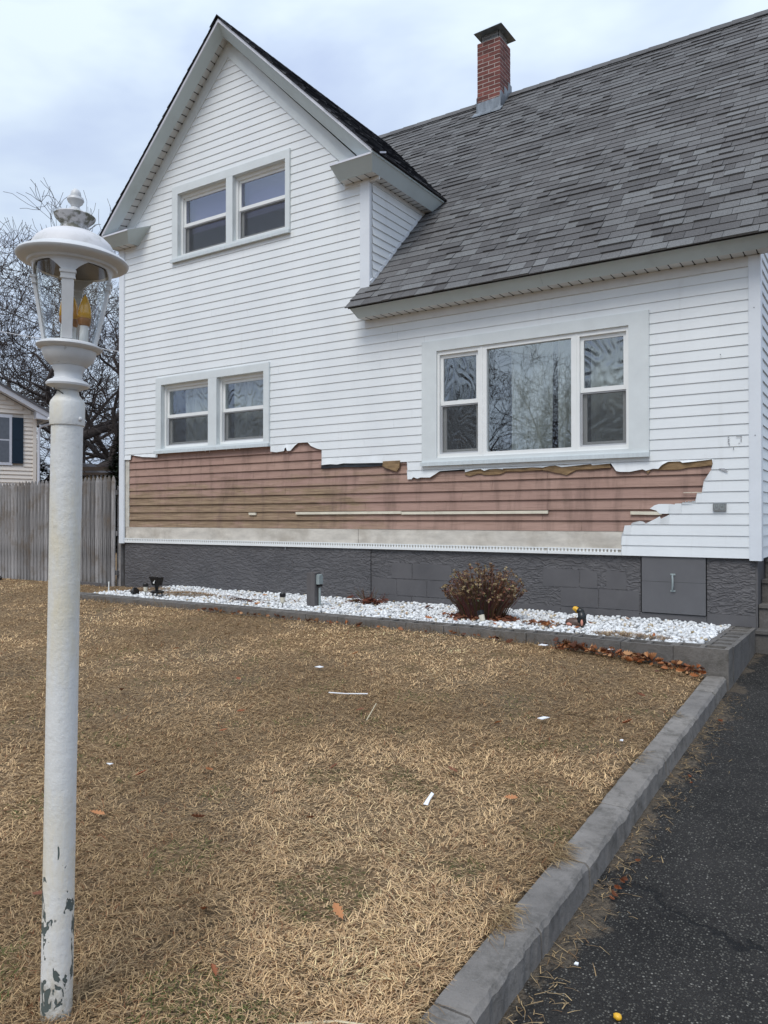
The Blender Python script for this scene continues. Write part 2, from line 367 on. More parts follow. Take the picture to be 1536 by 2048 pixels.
M['cable'] = simple('black_cable', (.02, .02, .022), .6); M['cablew'] = simple('pale_cable', (.55, .57, .60), .5)
M['mark'] = simple('grey_glue_residue', (.36, .37, .38), .8, .5, 60); M['stk'] = simple('white_plastic_stake', (.78, .78, .74), .5)
M['step'] = curb_mat('grey_painted_step', .62); M['pebd'] = simple('dark_fieldstone', (.05, .048, .046), .9, .3)

# ------------------------------------------------------------------ mesh helpers
ORG = {}
def place(o, parent=None, label=None, cat=None, group=None, kind=None):
    COL.objects.link(o)
    if parent is not None: o.parent = parent
    for k, v in (('label', label), ('category', cat), ('group', group), ('kind', kind)):
        if v: o[k] = v
    return o
def empty(name, loc, label, cat, group=None):
    o = bpy.data.objects.new(name, None); o.location = loc; o.empty_display_size = .2
    ORG[o.name] = Vector(loc); return place(o, None, label, cat, group)

class MB:
    def __init__(s): s.v = []; s.f = []; s.c = []; s.col = None
    def add(s, vs, fs):
        n = len(s.v); s.v += [tuple(v) for v in vs]; s.f += [tuple(i+n for i in f) for f in fs]
        if s.col is not None: s.c += [s.col]*len(vs)
        return s
    def box(s, x0, x1, y0, y1, z0, z1):
        return s.add([(x0,y0,z0),(x1,y0,z0),(x1,y1,z0),(x0,y1,z0),(x0,y0,z1),(x1,y0,z1),(x1,y1,z1),(x0,y1,z1)],
                     [(0,3,2,1),(4,5,6,7),(0,1,5,4),(1,2,6,5),(2,3,7,6),(3,0,4,7)])
    def hexa(s, p): return s.add(p, [(0,3,2,1),(4,5,6,7),(0,1,5,4),(1,2,6,5),(2,3,7,6),(3,0,4,7)])
    def slab(s, a, b, c, d, off):      # quad a b c d thickened by vector off
        off = Vector(off); q = [Vector(x) for x in (a, b, c, d)]
        return s.hexa(q + [x+off for x in q])
    def prism(s, pts, off):
        n = len(pts); off = Vector(off); a = [Vector(p) for p in pts]; nn = Vector((0, 0, 0))
        for i in range(n): nn += a[i].cross(a[(i+1) % n])
        if nn.dot(off) < 0: a = a[::-1]
        b = [p+off for p in a]
        return s.add(a+b, [tuple(range(n))[::-1], tuple(range(n, 2*n))] + [(i, (i+1) % n, n+(i+1) % n, n+i) for i in range(n)])
    def tube(s, pts, rad, n=6, cap=True):
        pts = [Vector(p) for p in pts]; k = len(pts)
        rad = rad if isinstance(rad, (list, tuple)) else [rad]*k
        vs = []; ref = None
        for i, p in enumerate(pts):
            t = (pts[min(i+1, k-1)] - pts[max(i-1, 0)]).normalized()
            if ref is None: ref = t.orthogonal().normalized()
            ref = (ref - t*ref.dot(t)); ref = ref.normalized() if ref.length > 1e-6 else t.orthogonal().normalized()
            w = t.cross(ref)
            for j in range(n):
                a = 2*math.pi*j/n; vs.append(p + (ref*math.cos(a) + w*math.sin(a))*rad[i])
        fs = [(i*n+j, i*n+(j+1) % n, (i+1)*n+(j+1) % n, (i+1)*n+j) for i in range(k-1) for j in range(n)]
        if cap: fs += [tuple(range(n))[::-1], tuple(range((k-1)*n, k*n))]
        return s.add(vs, fs)
    def lathe(s, prof, c=(0,0,0), n=32, cap=True):
        vs = []; c = Vector(c)
        for r_, z in prof:
            for j in range(n):
                a = 2*math.pi*j/n; vs.append(c + Vector((r_*math.cos(a), r_*math.sin(a), z)))
        k = len(prof)
        fs = [(i*n+j, i*n+(j+1) % n, (i+1)*n+(j+1) % n, (i+1)*n+j) for i in range(k-1) for j in range(n)]
        if cap: fs += [tuple(range(n))[::-1], tuple(range((k-1)*n, k*n))]
        return s.add(vs, fs)
    def blob(s, c, r_, sq=(1,1,1), n=8, m=6, wob=0.0, rnd=R):
        c = Vector(c); vs = [c + Vector((0,0,-r_*sq[2]))]
        for i in range(1, m):
            ph = math.pi*i/m
            for j in range(n):
                a = 2*math.pi*j/n; w = 1 + wob*(rnd.random()*2-1)
                vs.append(c + Vector((math.sin(ph)*math.cos(a)*sq[0], math.sin(ph)*math.sin(a)*sq[1], -math.cos(ph)*sq[2]))*r_*w)
        vs.append(c + Vector((0,0,r_*sq[2])))
        fs = [(0, 1+(j+1) % n, 1+j) for j in range(n)]
        fs += [(1+i*n+j, 1+i*n+(j+1) % n, 1+(i+1)*n+(j+1) % n, 1+(i+1)*n+j) for i in range(m-2) for j in range(n)]
        last = len(vs)-1; b0 = 1+(m-2)*n
        fs += [(last, b0+j, b0+(j+1) % n) for j in range(n)]
        return s.add(vs, fs)
    def build(s, name, m, parent=None, smooth=False, org=None, xf=None, **kw):
        if xf is not None: s.v = [tuple(xf @ Vector(v)) for v in s.v]
        o_ = ORG[parent.name] if parent is not None else (Vector(org) if org else Vector((0,0,0)))
        me = bpy.data.meshes.new(name)
        me.from_pydata([(x-o_.x, y-o_.y, z-o_.z) for x, y, z in s.v], [], s.f)
        me.materials.append(M[m] if isinstance(m, str) else m)
        if s.c:
            a = me.attributes.new('col', 'FLOAT_COLOR', 'POINT'); a.data.foreach_set('color', np.array([(*c, 1) for c in s.c], dtype=np.float32).ravel())
        if smooth:
            me.shade_smooth()
            if smooth is not True: me.set_sharp_from_angle(angle=math.radians(smooth))
        ob = bpy.data.objects.new(name, me)
        ORG[ob.name] = o_
        if parent is None and org: ob.location = org
        place(ob, parent, **kw); ORG[ob.name] = o_
        return ob

def np_mesh(name, V, F, m, C=None, parent=None, org=(0,0,0), **kw):
    V = np.asarray(V, np.float32); F = np.asarray(F, np.int32)
    o_ = ORG[parent.name] if parent is not None else Vector(org)
    V = V - np.array(o_, np.float32)
    me = bpy.data.meshes.new(name); nf, k = F.shape
    me.vertices.add(len(V)); me.vertices.foreach_set('co', V.ravel())
    me.loops.add(nf*k); me.loops.foreach_set('vertex_index', F.ravel())
    me.polygons.add(nf); me.polygons.foreach_set('loop_start', np.arange(0, nf*k, k, dtype=np.int32))
    me.polygons.foreach_set('loop_total', np.full(nf, k, np.int32))
    me.update(calc_edges=True)
    if C is not None:
        a = me.attributes.new('col', 'FLOAT_COLOR', 'POINT')
        C = np.concatenate([np.asarray(C, np.float32), np.ones((len(V), 1), np.float32)], 1); a.data.foreach_set('color', C.ravel())
    me.materials.append(M[m])
    ob = bpy.data.objects.new(name, me); 
    if parent is None: ob.location = o_
    place(ob, parent, **kw); ORG[ob.name] = o_
    return ob

def copy_part(o, parent, loc=None):
    c = o.copy(); COL.objects.link(c); c.parent = parent
    if loc is not None: c.location = loc
    return c

# ------------------------------------------------------------------ ground heights
def curb_top(y): return -.795 + .063*(max(min(y, -1.5), -11.0) + 1.5)
def lawn_z(x, y):
    z = curb_top(y)
    if x < -.19: z += .004 + .135*(1-math.exp((x+.19)/.85))
    return z + .012*noise.noise(Vector((x*.9, y*.9, 3)))*(1 if x < -.5 else 0)
def drive_z(y): return -.91 + .063*(max(min(y, -.2), -11.0) + 1.5)

def build_ground():
    xs = sorted(set([-300,-150,-80,-50,-35] + [round(-26+.4*i, 3) for i in range(64)] + [-.6,-.45,-.35,-.25,-.19,-.10, -.04, 4.0, 4.3, 5, 8, 14, 30, 80, 300]))
    ys = sorted(set([-300,-120,-60,-35,-25,-18] + [round(-14+.4*i, 3) for i in range(60)] + [-1.52,-1.3, 12, 16, 22, 35, 60, 120, 300]))
    v = []
    for y in ys:
        for x in xs:
            z = lawn_z(x, y) - .012
            if -.19 < x < 4.1: z = drive_z(y) - .05
            elif x <= -.19 and -.22 < x: z -= .02
            if x >= 4.1: z = drive_z(y) + .02
            if -7.7 < x < -.04 and -1.45 < y < .3: z = min(z, -.70)
            if abs(y) > 60 or abs(x) > 80: z -= .05
            v.append((x, y, z))
    n = len(xs); f = [(j*n+i, j*n+i+1, (j+1)*n+i+1, (j+1)*n+i) for j in range(len(ys)-1) for i in range(n-1)]
    np_mesh('ground', v, f, 'ground', kind='structure')
    ys2 = [-40, -14, -11] + [round(-10+.5*i, 3) for i in range(20)] + [-.2, 2, 10]
    m = MB(); k = len(ys2)
    m.add([(x, y, drive_z(y) + .004 + (0 if x > .1 else .006)) for y in ys2 for x in (-.06, .12, 1.5, 3.2, 4.15)],
          [(j*5+i, j*5+i+1, (j+1)*5+i+1, (j+1)*5+i) for j in range(k-1) for i in range(4)])
    m.build('driveway', 'asphalt', kind='structure')
build_ground()

# ------------------------------------------------------------------ house
H = empty('house', (-4.4, 0, -.62), 'white vinyl sided house with a strip of pink clapboards bared by torn siding', 'house')
def part(mb, name, m, parent=H, smooth=False, **kw): return mb.build(name, m, parent, smooth, **kw)

P = .1016
WIN = [(-7.97, -5.80, 1.31, 2.39), (-7.63, -5.455, 4.03, 5.096), (-3.482, -.98, .965, 2.355)]
U = [(-8.689,1.244),(-8.545,1.240),(-8.540,1.314),(-8.282,1.271),(-8.095,1.259),(-7.954,1.249),(-7.943,1.308),(-7.933,1.300),(-5.780,1.312),(-5.772,1.231),(-5.680,1.219),(-5.540,1.228),(-5.534,1.257),(-5.510,1.272),(-5.484,1.226),(-5.438,1.226),(-5.368,1.287),(-5.319,1.318),(-5.157,1.320),(-5.110,1.273),(-5.017,1.235),(-4.943,1.216),(-4.940,1.024),(-4.798,1.030),(-4.70,1.022),(-4.60,1.033),(-4.515,1.029),(-4.005,1.016),(-3.699,1.015),(-3.691,0.812),(-3.635,0.813),(-3.611,0.836),(-3.558,0.817),(-3.512,0.829),(-3.387,0.825),(-3.311,0.869),(-3.266,0.894),(-2.957,0.903),(-2.951,0.871),(-2.886,0.885),(-2.815,0.896),(-2.758,0.899),(-2.716,0.879),(-2.661,0.893),(-2.564,0.896),(-2.497,0.887),(-2.489,0.895),(-2.334,0.894),(-2.176,0.897),(-2.047,0.890),(-1.971,0.905),(-1.908,0.906),(-1.846,0.886),(-1.541,0.907),(-1.529,0.894),(-1.341,0.904),(-1.289,0.828),(-1.249,0.818),(-1.158,0.815),(-1.036,0.836),(-1.003,0.821),(-0.938,0.838),(-0.887,0.834),(-0.855,0.869),(-0.796,0.900),(-0.690,0.899),(-0.669,0.884),(-0.616,0.887),(-0.392,0.908)]
Lw = [(-1.241,-0.001),(-1.237,0.197),(-1.220,0.227),(-1.208,0.292),(-1.148,0.296),(-1.128,0.322),(-1.061,0.337),(-1.028,0.331),(-1.006,0.314),(-0.928,0.352),(-0.874,0.382),(-0.863,0.358),(-0.790,0.396),(-0.789,0.499),(-0.774,0.499),(-0.742,0.493),(-0.734,0.502),(-0.678,0.503),(-.660,.515),(-.652,.508),(-.640,.521),(-.625,.513),(-.610,.524),(-.595,.515),(-.575,.526),(-0.554,0.524),(-0.549,0.553),(-0.538,0.605),(-0.497,0.606),(-0.481,0.706),(-0.417,0.809),(-0.392,0.908)]
EX = [(-0.969,0.455),(-0.929,0.486),(-0.887,0.500),(-0.789,0.499),(-0.790,0.407),(-0.879,0.407),(-0.906,0.435)]
UX = np.maximum.accumulate([a for a, b in U]) + np.arange(len(U))*1e-5; UZ = [b for a, b in U]
LX = np.array([a for a, b in Lw]) + np.arange(len(Lw))*1e-5; LZ = [b for a, b in Lw]
def zU(x): return float(np.interp(x, UX, UZ)) if x < -.392 else -9.0
def zL(x): return -9.0 if x < -1.241 else float(np.interp(x, LX, LZ))
YB, YT = -.0125, -.004
def sy(z, z0): return YB + (YT-YB)*(z-z0)/P

def strip_piece(mb, xa, xb, za0, za1, zb0, zb1, z0, first, last):
    a0 = (xa, sy(za0, z0), za0); a1 = (xa, sy(za1, z0), za1); b0 = (xb, sy(zb0, z0), zb0); b1 = (xb, sy(zb1, z0), zb1)
    def curl(p, on):
        if not on: return p
        c = .5+.9*noise.noise(Vector((p[0]*9, 0, 4.2)))
        return (p[0], p[1] - .016*max(0, c), p[2])
    if za0 > z0+.001: a0 = curl(a0, True)
    if zb0 > z0+.001: b0 = curl(b0, True)
    if za1 < z0+P-.002 and za0 <= z0+.001: a1 = curl(a1, True)
    if zb1 < z0+P-.002 and zb0 <= z0+.001: b1 = curl(b1, True)
    t = .0022 if za0 > z0 + .001 or za1 < z0+P-.002 else .009
    def bk(p): return (p[0], p[1]+t, p[2])
    mb.add([a0, b0, b1, a1, bk(a0), bk(b0), bk(b1), bk(a1)], [(0, 1, 2, 3), (0, 4, 5, 1), (3, 2, 6, 7)] + ([(0, 3, 7, 4)] if first else []) + ([(1, 5, 6, 2)] if last else []) + [(7, 6, 5, 4)])

def strip(mb, x0, x1, z0, z1, zb, slant=None):      # one plain piece of course with base zb
    xl0 = xl1 = x0; xr0 = xr1 = x1
    if slant: xl0, xl1, xr0, xr1 = slant
    a = [(xl0, sy(z0, zb), z0), (xr0, sy(z0, zb), z0), (xr1, sy(z1, zb), z1), (xl1, sy(z1, zb), z1)]
    mb.add(a + [(p[0], .004, p[2]) for p in a], [(0, 1, 2, 3), (0, 4, 5, 1), (1, 5, 6, 2), (0, 3, 7, 4)])

def gable_x(z): return (-6.545 - (6.66-z)/1.02 - .03, -6.545 + (6.66-z)/1.01 + .03)

def front_siding():
    sw = part(MB().box(-8.69, -.09, .031, .040, -.0, .02), 'siding_wall', 'deck')
    k = 0
    while k*P < 6.62:
        z0 = k*P; z1 = min(z0+P, 6.66)
        runs = []
        if z0 < 2.6: runs = [(-8.69, -.09)]
        elif z0 < 3.1: runs = [(-8.69, -4.24)]
        elif z0 < 4.42: runs = [(-8.69, -4.346)]
        if z0 >= 4.40:
            l0, r0 = gable_x(z0); l1, r1 = gable_x(z1)
            l0 = max(l0, -8.69); r0 = min(r0, -4.30); l1 = max(l1, -8.69); r1 = min(r1, -4.30)
            runs = [(l0, r0)]
        for (xa, xb) in runs:
            cuts = [xa]
            x = xa + R.uniform(.9, 3.4)
            while x < xb - .6:
                cuts.append(x); x += 3.6
            cuts.append(xb)
            if 7 <= k <= 12: cuts = sorted(set(cuts[:1] + [-4.30] + cuts[-1:])) if k == 12 else [xa, xb]
            for ca, cb in zip(cuts[:-1], cuts[1:]):
                mb = MB(); cb_ = cb if cb == xb else cb - .0015
                if z0 >= 4.40:
                    sl = (l0 if ca == xa else ca, l1 if ca == xa else ca, r0 if cb == xb else cb_, r1 if cb == xb else cb_)
                else: sl = None
                if z0 > 1.33:
                    wz = sorted(w for w in WIN if w[2] < z1 and w[3] > z0 and w[0] < cb and w[1] > ca)
                    if not wz: strip(mb, ca, cb_, z0, z1, z0, sl)
                    else:
                        x = ca
                        for w in wz:
                            wa, wb = w[0]+.004, w[1]-.004
                            if x < wa:
                                strip(mb, x, wa, z0, z1, z0, (sl[0], sl[1], wa, wa) if sl and x == ca else None)
                            full = z0 >= w[2]-.002 and z1 <= w[3]+.002
                            a_, b_ = max(x, wa), min(cb_, wb)
                            if full:
                                if mb.v: part(mb, 'siding_board', 'vinyl', sw)
                                mb = MB()
                            elif b_ > a_:
                                if z0 < w[2]-.002: strip(mb, a_, b_, z0, w[2], z0)
                                if z1 > w[3]+.002: strip(mb, a_, b_, w[3], z1, z0)
                            x = max(x, wb)
                        if x < cb_: strip(mb, x, cb_, z0, z1, z0, (x, x, sl[2], sl[3]) if sl else None)
                    if mb.v: part(mb, 'siding_board', 'vinyl', sw)
                    continue
                # torn zone: march across in narrow columns
                brk = set(np.arange(ca, cb_, .02).tolist() + [cb_] + [x for x in UX if ca < x < cb_] + [x for x in LX if ca < x < cb_])
                for w in WIN:
                    for q in (w[0]+.004, w[1]-.004):
                        if ca < q < cb_: brk.add(q)
                bx = sorted(brk); runs_ = {0: MB(), 1: MB()}; miss = {0: 9, 1: 9}
                def flush(i):
                    if len(runs_[i].v) > 8*3: part(runs_[i], 'siding_board', 'vinyl', sw)
                    runs_[i] = MB()
                for xa_, xb_ in zip(bx[:-1], bx[1:]):
                    if xb_-xa_ < 1e-6: continue
                    e = 1e-7; mid = (xa_+xb_)/2; wtop = None
                    for w in WIN:
                        if w[0]+.003 < mid < w[1]-.003 and w[2] < z1: wtop = w[2]
                    ua, ub = zU(xa_+e), zU(xb_-e); la, lb = zL(xa_+e), zL(xb_-e)
                    zt = z1 if wtop is None else min(z1, wtop)
                    A, B = min(zt, la), min(zt, lb)
                    if max(A, B) > z0+.001 and mid < -.392: strip_piece(runs_[0], xa_, xb_, z0, max(A, z0), z0, max(B, z0), z0, True, True); got0 = True
                    else: got0 = False
                    A, B = max(z0, ua), max(z0, ub)
                    if mid > -.392: A = B = z0
                    got1 = min(A, B) < zt-.001
                    if mid > -.392:
                        strip_piece(runs_[0], xa_, xb_, z0, zt, z0, zt, z0, True, True); got0 = True; got1 = False
                    elif got1: strip_piece(runs_[1], xa_, xb_, min(A, zt), zt, min(B, zt), zt, z0, True, True)
                    for i, g_ in ((0, got0), (1, got1)):
                        if g_: miss[i] = 0
                        else:
                            miss[i] += 1
                            if miss[i] == 1: flush(i)
                if k == 4: runs_[0].prism([(x, sy(z, z0), z) for x, z in EX], (0, .002, 0))
                flush(0); flush(1)
        k += 1
    # dormer side wall above the main roof (x = -4.21, faces +x)
    k = 31
    while k*P < 4.40:
        z0 = k*P; z1 = min(z0+P, 4.42); mb = MB(); x0 = -4.21
        ya0, ya1 = max(z0, 3.15)-3.15, z1-3.15
        a = [(x0+.017, .02, z0), (x0+.017, ya0+.03, z0), (x0+.004, ya1+.03, z1), (x0+.004, .02, z1)]
        mb.add(a + [(x0-.01, p[1], p[2]) for p in a], [(0, 1, 2, 3), (0, 4, 5, 1), (3, 2, 6, 7)])
        part(mb, 'side_board', 'vinyl', sw); k += 1
    # right side wall of the house (x = 0, faces +x)
    for k in range(0, 60):
        z0 = k*P; z1 = z0+P; y0 = max(.02, z1-3.1+.05)
        if z1 > 5: break
        y1 = 2.2
        if y0 > y1-.3: break
        mb = MB(); a = [(-.006, y0, z0), (-.006, y1, z0), (-.019, y1, z1), (-.019, y0, z1)]
        mb.add(a + [(-.03, p[1], p[2]) for p in a], [(0, 1, 2, 3), (0, 4, 5, 1), (0, 3, 7, 4)])
        part(mb, 'side_board', 'vinyl', sw)
    return sw
SW = front_siding()

def corner_posts():
    def L_post(x0, x1, z0, z1, side, name='corner_post'):
        m = MB(); yf = -.028
        m.box(x0, x1, yf, -.0, z0, z1)
        if side > 0: m.box(x1-.006, x1+.004, yf+.001, .085, z0+.001, z1-.001)
        else: m.box(x0-.004, x0+.006, yf+.001, .085, z0+.001, z1-.001)
        inner = x0 if side > 0 else x1
        m.box(inner-.007, inner+.007, -.023, -.002, z0+.002, z1-.002)
        part(m, name, 'corner')
    L_post(-.09, 0, -.018, 2.722, 1); L_post(-4.346, -4.215, 3.12, 4.40, 1)
    L_post(-8.79, -8.69, -.012, 2.86, -1); L_post(-8.80, -8.695, 2.86, 4.42, -1)
    part(MB().box(-8.689, -8.60, .006, .030, .235, 1.246), 'corner_board', 'oldwhite')
corner_posts()

def exposed_wall():
    cw = part(MB().box(-8.69, -.2, .034, .044, .2, 1.0), 'bared_wall', 'tar')
    joints = {8: [-5.587], 7: [-4.966, -4.96], 6: [-4.966], 5: [-4.403, -2.004], 4: [-5.0, -2.634], 3: [-3.0, -2.358], 2: [-4.3, -2.004], 1: [-4.33, -2.065], 0: [-4.36, -1.645], 9: [-5.3]}
    for k in range(11):
        z0 = .2345 + .1082*k; z1 = z0 + .1062
        xs = [-8.60] + sorted(set(joints.get(k, [-6.6]) + [round(-7.2 + .55*((k*37) % 5), 2)])) + [-.24]
        if z1 > 1.32: continue
        if z1 > .97: xs = [x for x in xs if x < -3.6] + [-3.50]
        for a, b in zip(xs[:-1], xs[1:]):
            j = R.uniform(-.0015, .0015); g = .0012
            m = MB(); yb = .006+j; yt = .026+j
            m.hexa([(a+g, yb, z0), (b-g, yb, z0), (b-g, .033, z0), (a+g, .033, z0), (a+g, yt, z1+.004), (b-g, yt, z1+.004), (b-g, .033, z1+.004), (a+g, .033, z1+.004)])
            part(m, 'clapboard', 'pink', cw)
    for a, b in ((-8.60, -5.4), (-5.397, -4.9)): part(MB().hexa([(a, .012, 1.3165), (b, .012, 1.3165), (b, .033, 1.3165), (a, .033, 1.3165), (a, .016, 1.352 if a < -5.4 else 1.36), (b, .016, 1.352 if a < -5.4 else 1.36), (b, .033, 1.352), (a, .033, 1.352)]), 'clapboard', 'pink', cw)
    for a, b in ((-8.688, -4.402), (-4.396, -1.21)):
        part(MB().box(a, b, .010, .033, .03, .2335), 'skirt_board', 'skirt', cw)
    # starter strip with its nailing slots left open
    for a, b in ((-8.688, -4.62), (-4.617, -2.005), (-2.0, -1.243)):
        m = MB(); m.box(a, b, -.012, .004, 0.0, .030); m.box(a, b, -.003, .004, .055, .066)
        x = a
        while x < b-.03:
            m.box(x, x+.018, -.003, .004, .030, .055); x += .037
        part(m, 'starter_strip', 'white', cw)
    for (a, b, z, s) in ((-5.359, -3.783, .412, .003), (-3.777, -1.997, .408, .004), (-6.165, -6.041, .408, -.002), (-1.154, -.86, .400, -.005)):
        part(MB().hexa([(a, -.008, z), (b, -.008, z+s), (b, .014, z+s), (a, .014, z), (a, -.008, z+.031), (b, -.008, z+s+.031), (b, .014, z+s+.031), (a, .014, z+.031)]), 'shim_strip', 'cream', cw)
    def torn(name, m, top, bot, y0=-.002, y1=.011):
        # a ragged sheet between an upper and a lower outline
        pts = [(x, z) for x, z in top] + [(x, z) for x, z in bot[::-1]]
        part(MB().prism([(x, y0 + .003*math.sin(x*40), z) for x, z in pts], (0, y1-y0, 0)), name, m, cw)
    torn('backer_strip', 'tan', [(-2.955, .868), (-2.886, .91), (-2.6, .93), (-2.3, .925), (-2.05, .93)], [(-2.961, .845), (-2.90, .828), (-2.80, .848), (-2.745, .850), (-2.735, .836), (-2.60, .832), (-2.53, .838), (-2.47, .862), (-2.30, .858), (-2.05, .866)])
    torn('backer_strip', 'tan', [(-2.06, .93), (-1.7, .935), (-1.36, .93)], [(-2.05, .862), (-1.98, .852), (-1.925, .835), (-1.86, .822), (-1.795, .803), (-1.75, .828), (-1.70, .852), (-1.60, .856), (-1.52, .850), (-1.44, .862), (-1.345, .862)], -.004)
    torn('backer_strip', 'tan', [(-.90, .93), (-.6, .935), (-.40, .915)], [(-.92, .826), (-.83, .826), (-.75, .820), (-.69, .823), (-.62, .838), (-.52, .842), (-.44, .852), (-.39, .846)], -.003)
    torn('backer_flap', 'tan', [(-1.02, .842), (-.955, .842)], [(-.99, .795), (-.985, .79)], -.006)
    torn('backer_flap', 'tan', [(-4.03, 1.035), (-3.79, 1.035)], [(-4.035, .98), (-3.98, .95), (-3.93, .938), (-3.90, .920), (-3.84, .908), (-3.80, .955)], -.016, .006)
    torn('tar_paper', 'tar', [(-4.955, 1.06), (-3.99, 1.06)], [(-4.955, .979), (-4.6, .985), (-4.3, .975), (-4.0, .982)], .001)
    # scraps of siding left on the nails under the left window
    m = MB(); x = -7.9
    while x < -5.85:
        w = R.uniform(.01, .05)
        if R.random() < .6: m.prism([(x, -.002, 1.318), (x+w, -.002, 1.318), (x+w*R.uniform(.3, 1), -.002, 1.318-R.uniform(.012, .05)), (x+w*R.uniform(0, .3), -.002, 1.30)], (0, .003, 0))
        x += R.uniform(.05, .22)
    part(m, 'siding_scraps', 'chipw', cw, kind='stuff')
    # small details on the white siding: outlet plate, torn number, bent tab
    o = part(MB().box(-.400, -.287, -.030, -.008, .430, .499), 'outlet_plate', 'steel')
    for cx in (-.368, -.322):
        m = MB(); pts = [(cx-.016, -.030, .49), (cx-.016, -.030, .455), (cx-.008, -.030, .443), (cx+.008, -.030, .443), (cx+.016, -.030, .455), (cx+.016, -.030, .49)]
        m.tube([(p[0], -.032, p[2]) for p in pts], .0028, 5); m.tube([(cx, -.032, .47), (cx, -.032, .485)], .005, 6)
        part(m, 'outlet_face', 'boxgrey', o)
    m = MB()
    for (x, z, w, h) in ((-.273, 1.095, .012, .012), (-.272, 1.075, .014, .012), (-.274, 1.055, .012, .016), (-.270, 1.035, .014, .013), (-.262, 1.022, .006, .006)): m.box(x, x+w, -.0175, -.016, z, z+h)
    for (x, z, w, h) in ((-.205, 1.100, .05, .006), (-.165, 1.085, .008, .015), (-.166, 1.055, .008, .022), (-.185, 1.040, .014, .005)): m.box(x, x+w, -.0175, -.016, z, z+h)
    part(m, 'glue_marks', 'mark')
    part(MB().tube([(-.225, -.016, 1.005), (-.225, -.024, 1.0), (-.222, -.022, .985)], .003, 5), 'nail', 'steel')
    for x, z in ((-.05, 2.25), (-.045, 1.105), (-.33, 1.86)): part(MB().tube([(x, -.027, z), (x, -.031, z)], .006, 6), 'nail', 'steel')
    part(MB().prism([(-.35, -.020, .822), (-.30, -.022, .818), (-.272, -.022, .788), (-.285, -.021, .785), (-.33, -.021, .808)], (0, .003, 0)), 'bent_tab', 'rail')
    part(MB().box(-.66, -.50, -.014, -.010, .600, .606), 'bent_tab', 'cream')
exposed_wall()

def frame_boards(m, x0, x1, z0, z1, wl, wr, wt, wb, y0, y1):
    m.box(x0, x0+wl, y0, y1, z0, z1); m.box(x1-wr, x1, y0, y1, z0, z1)
    m.box(x0+wl, x1-wr, y0+.0005, y1, z1-wt, z1); m.box(x0+wl, x1-wr, y0+.0005, y1, z0, z0+wb)
def window(x0, x1, z0, z1, wl, wr, wt, wb, units, glass, mull=None, depth=.07, label=None, pr=.03):
    w = MB(); frame_boards(w, x0, x1, z0, z1, wl, wr, wt, wb, -pr, .05)
    e = .012   # raised J-channel round the casing
    w.box(x0-e, x0-.0005, -pr+.004, .0, z0-.004, z1+e); w.box(x1+.0005, x1+e, -pr-.006, .0, z0-.01, z1+e); w.box(x0-.0005, x1+.0005, -pr+.004, .0, z1+.0005, z1+e)
    if mull: w.box(mull[0], mull[1], -pr+.001, .05, z0+wb+.001, z1-wt-.001)
    W = part(w, 'window', 'trim', smooth=False)
    if label: W['label'] = label
    part(MB().box(x0-.015, x1+.015, -pr-.028, -pr+.0, z0-.012, z0+.030), 'sill', 'sill', W)
    for u in units:
        ux0, ux1, uz0, uz1, kind, g = u
        yo = depth
        if kind == 'dh':
            zm = (uz0+uz1)/2 - .01
            m = MB(); frame_boards(m, ux0, ux1, uz0, uz1, .028, .028, .045, .045, yo-.03, yo+.09); part(m, 'frame', 'white', W)
            a, b = ux0+.028, ux1-.028
            m = MB(); frame_boards(m, a, b, zm, uz1-.045, .035, .035, .04, .045, yo, yo+.03); part(m, 'upper_sash', 'white', W)
            gu = gl = g
            if g == 'glassA':
                gu = glass_pane('wavy_window_glass', .18, wob=.36, seed=((a+b)/2+R.uniform(-.08, .08), zm+R.uniform(.05, .3)))
                gl = glass_pane('wavy_window_glass', .18, wob=.36, seed=((a+b)/2+R.uniform(-.08, .08), zm-R.uniform(.15, .3)))
            part(MB().box(a+.035, b-.035, yo+.012, yo+.016, zm+.045, uz1-.085), 'pane', gu, W)
            m = MB(); frame_boards(m, a, b, uz0+.045, zm+.03, .055, .05, .045, .05, yo+.034, yo+.062); part(m, 'lower_sash', 'white', W)
            part(MB().box(a+.055, b-.05, yo+.045, yo+.049, uz0+.095, zm-.015), 'pane', gl, W)
            m = MB(); frame_boards(m, a, b-.0, uz0+.046, zm-.002, .018, .014, .012, .018, yo+.008, yo+.016); part(m, 'screen_frame', 'rail', W)
            part(MB().box(a+.018, b-.014, yo+.011, yo+.0125, uz0+.064, zm-.014), 'insect_screen', 'screen', W)
            part(MB().box((a+b)/2-.03, (a+b)/2+.03, yo+.016, yo+.033, zm+.046, zm+.056), 'sash_lock', 'white', W)
        else:
            m = MB(); frame_boards(m, ux0, ux1, uz0, uz1, .045, .045, .045, .045, yo-.03, yo+.03); part(m, 'frame', 'white', W)
            part(MB().box(ux0+.045, ux1-.045, yo+.002, yo+.006, uz0+.045, uz1-.045), 'pane', g, W)
    # the dark room behind
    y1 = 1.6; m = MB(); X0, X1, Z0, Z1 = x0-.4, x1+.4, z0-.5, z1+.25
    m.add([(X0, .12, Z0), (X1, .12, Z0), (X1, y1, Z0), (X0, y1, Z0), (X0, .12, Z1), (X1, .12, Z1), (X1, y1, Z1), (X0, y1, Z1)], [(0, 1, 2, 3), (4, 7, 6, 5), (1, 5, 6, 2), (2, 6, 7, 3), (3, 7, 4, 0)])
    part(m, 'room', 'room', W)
    return W
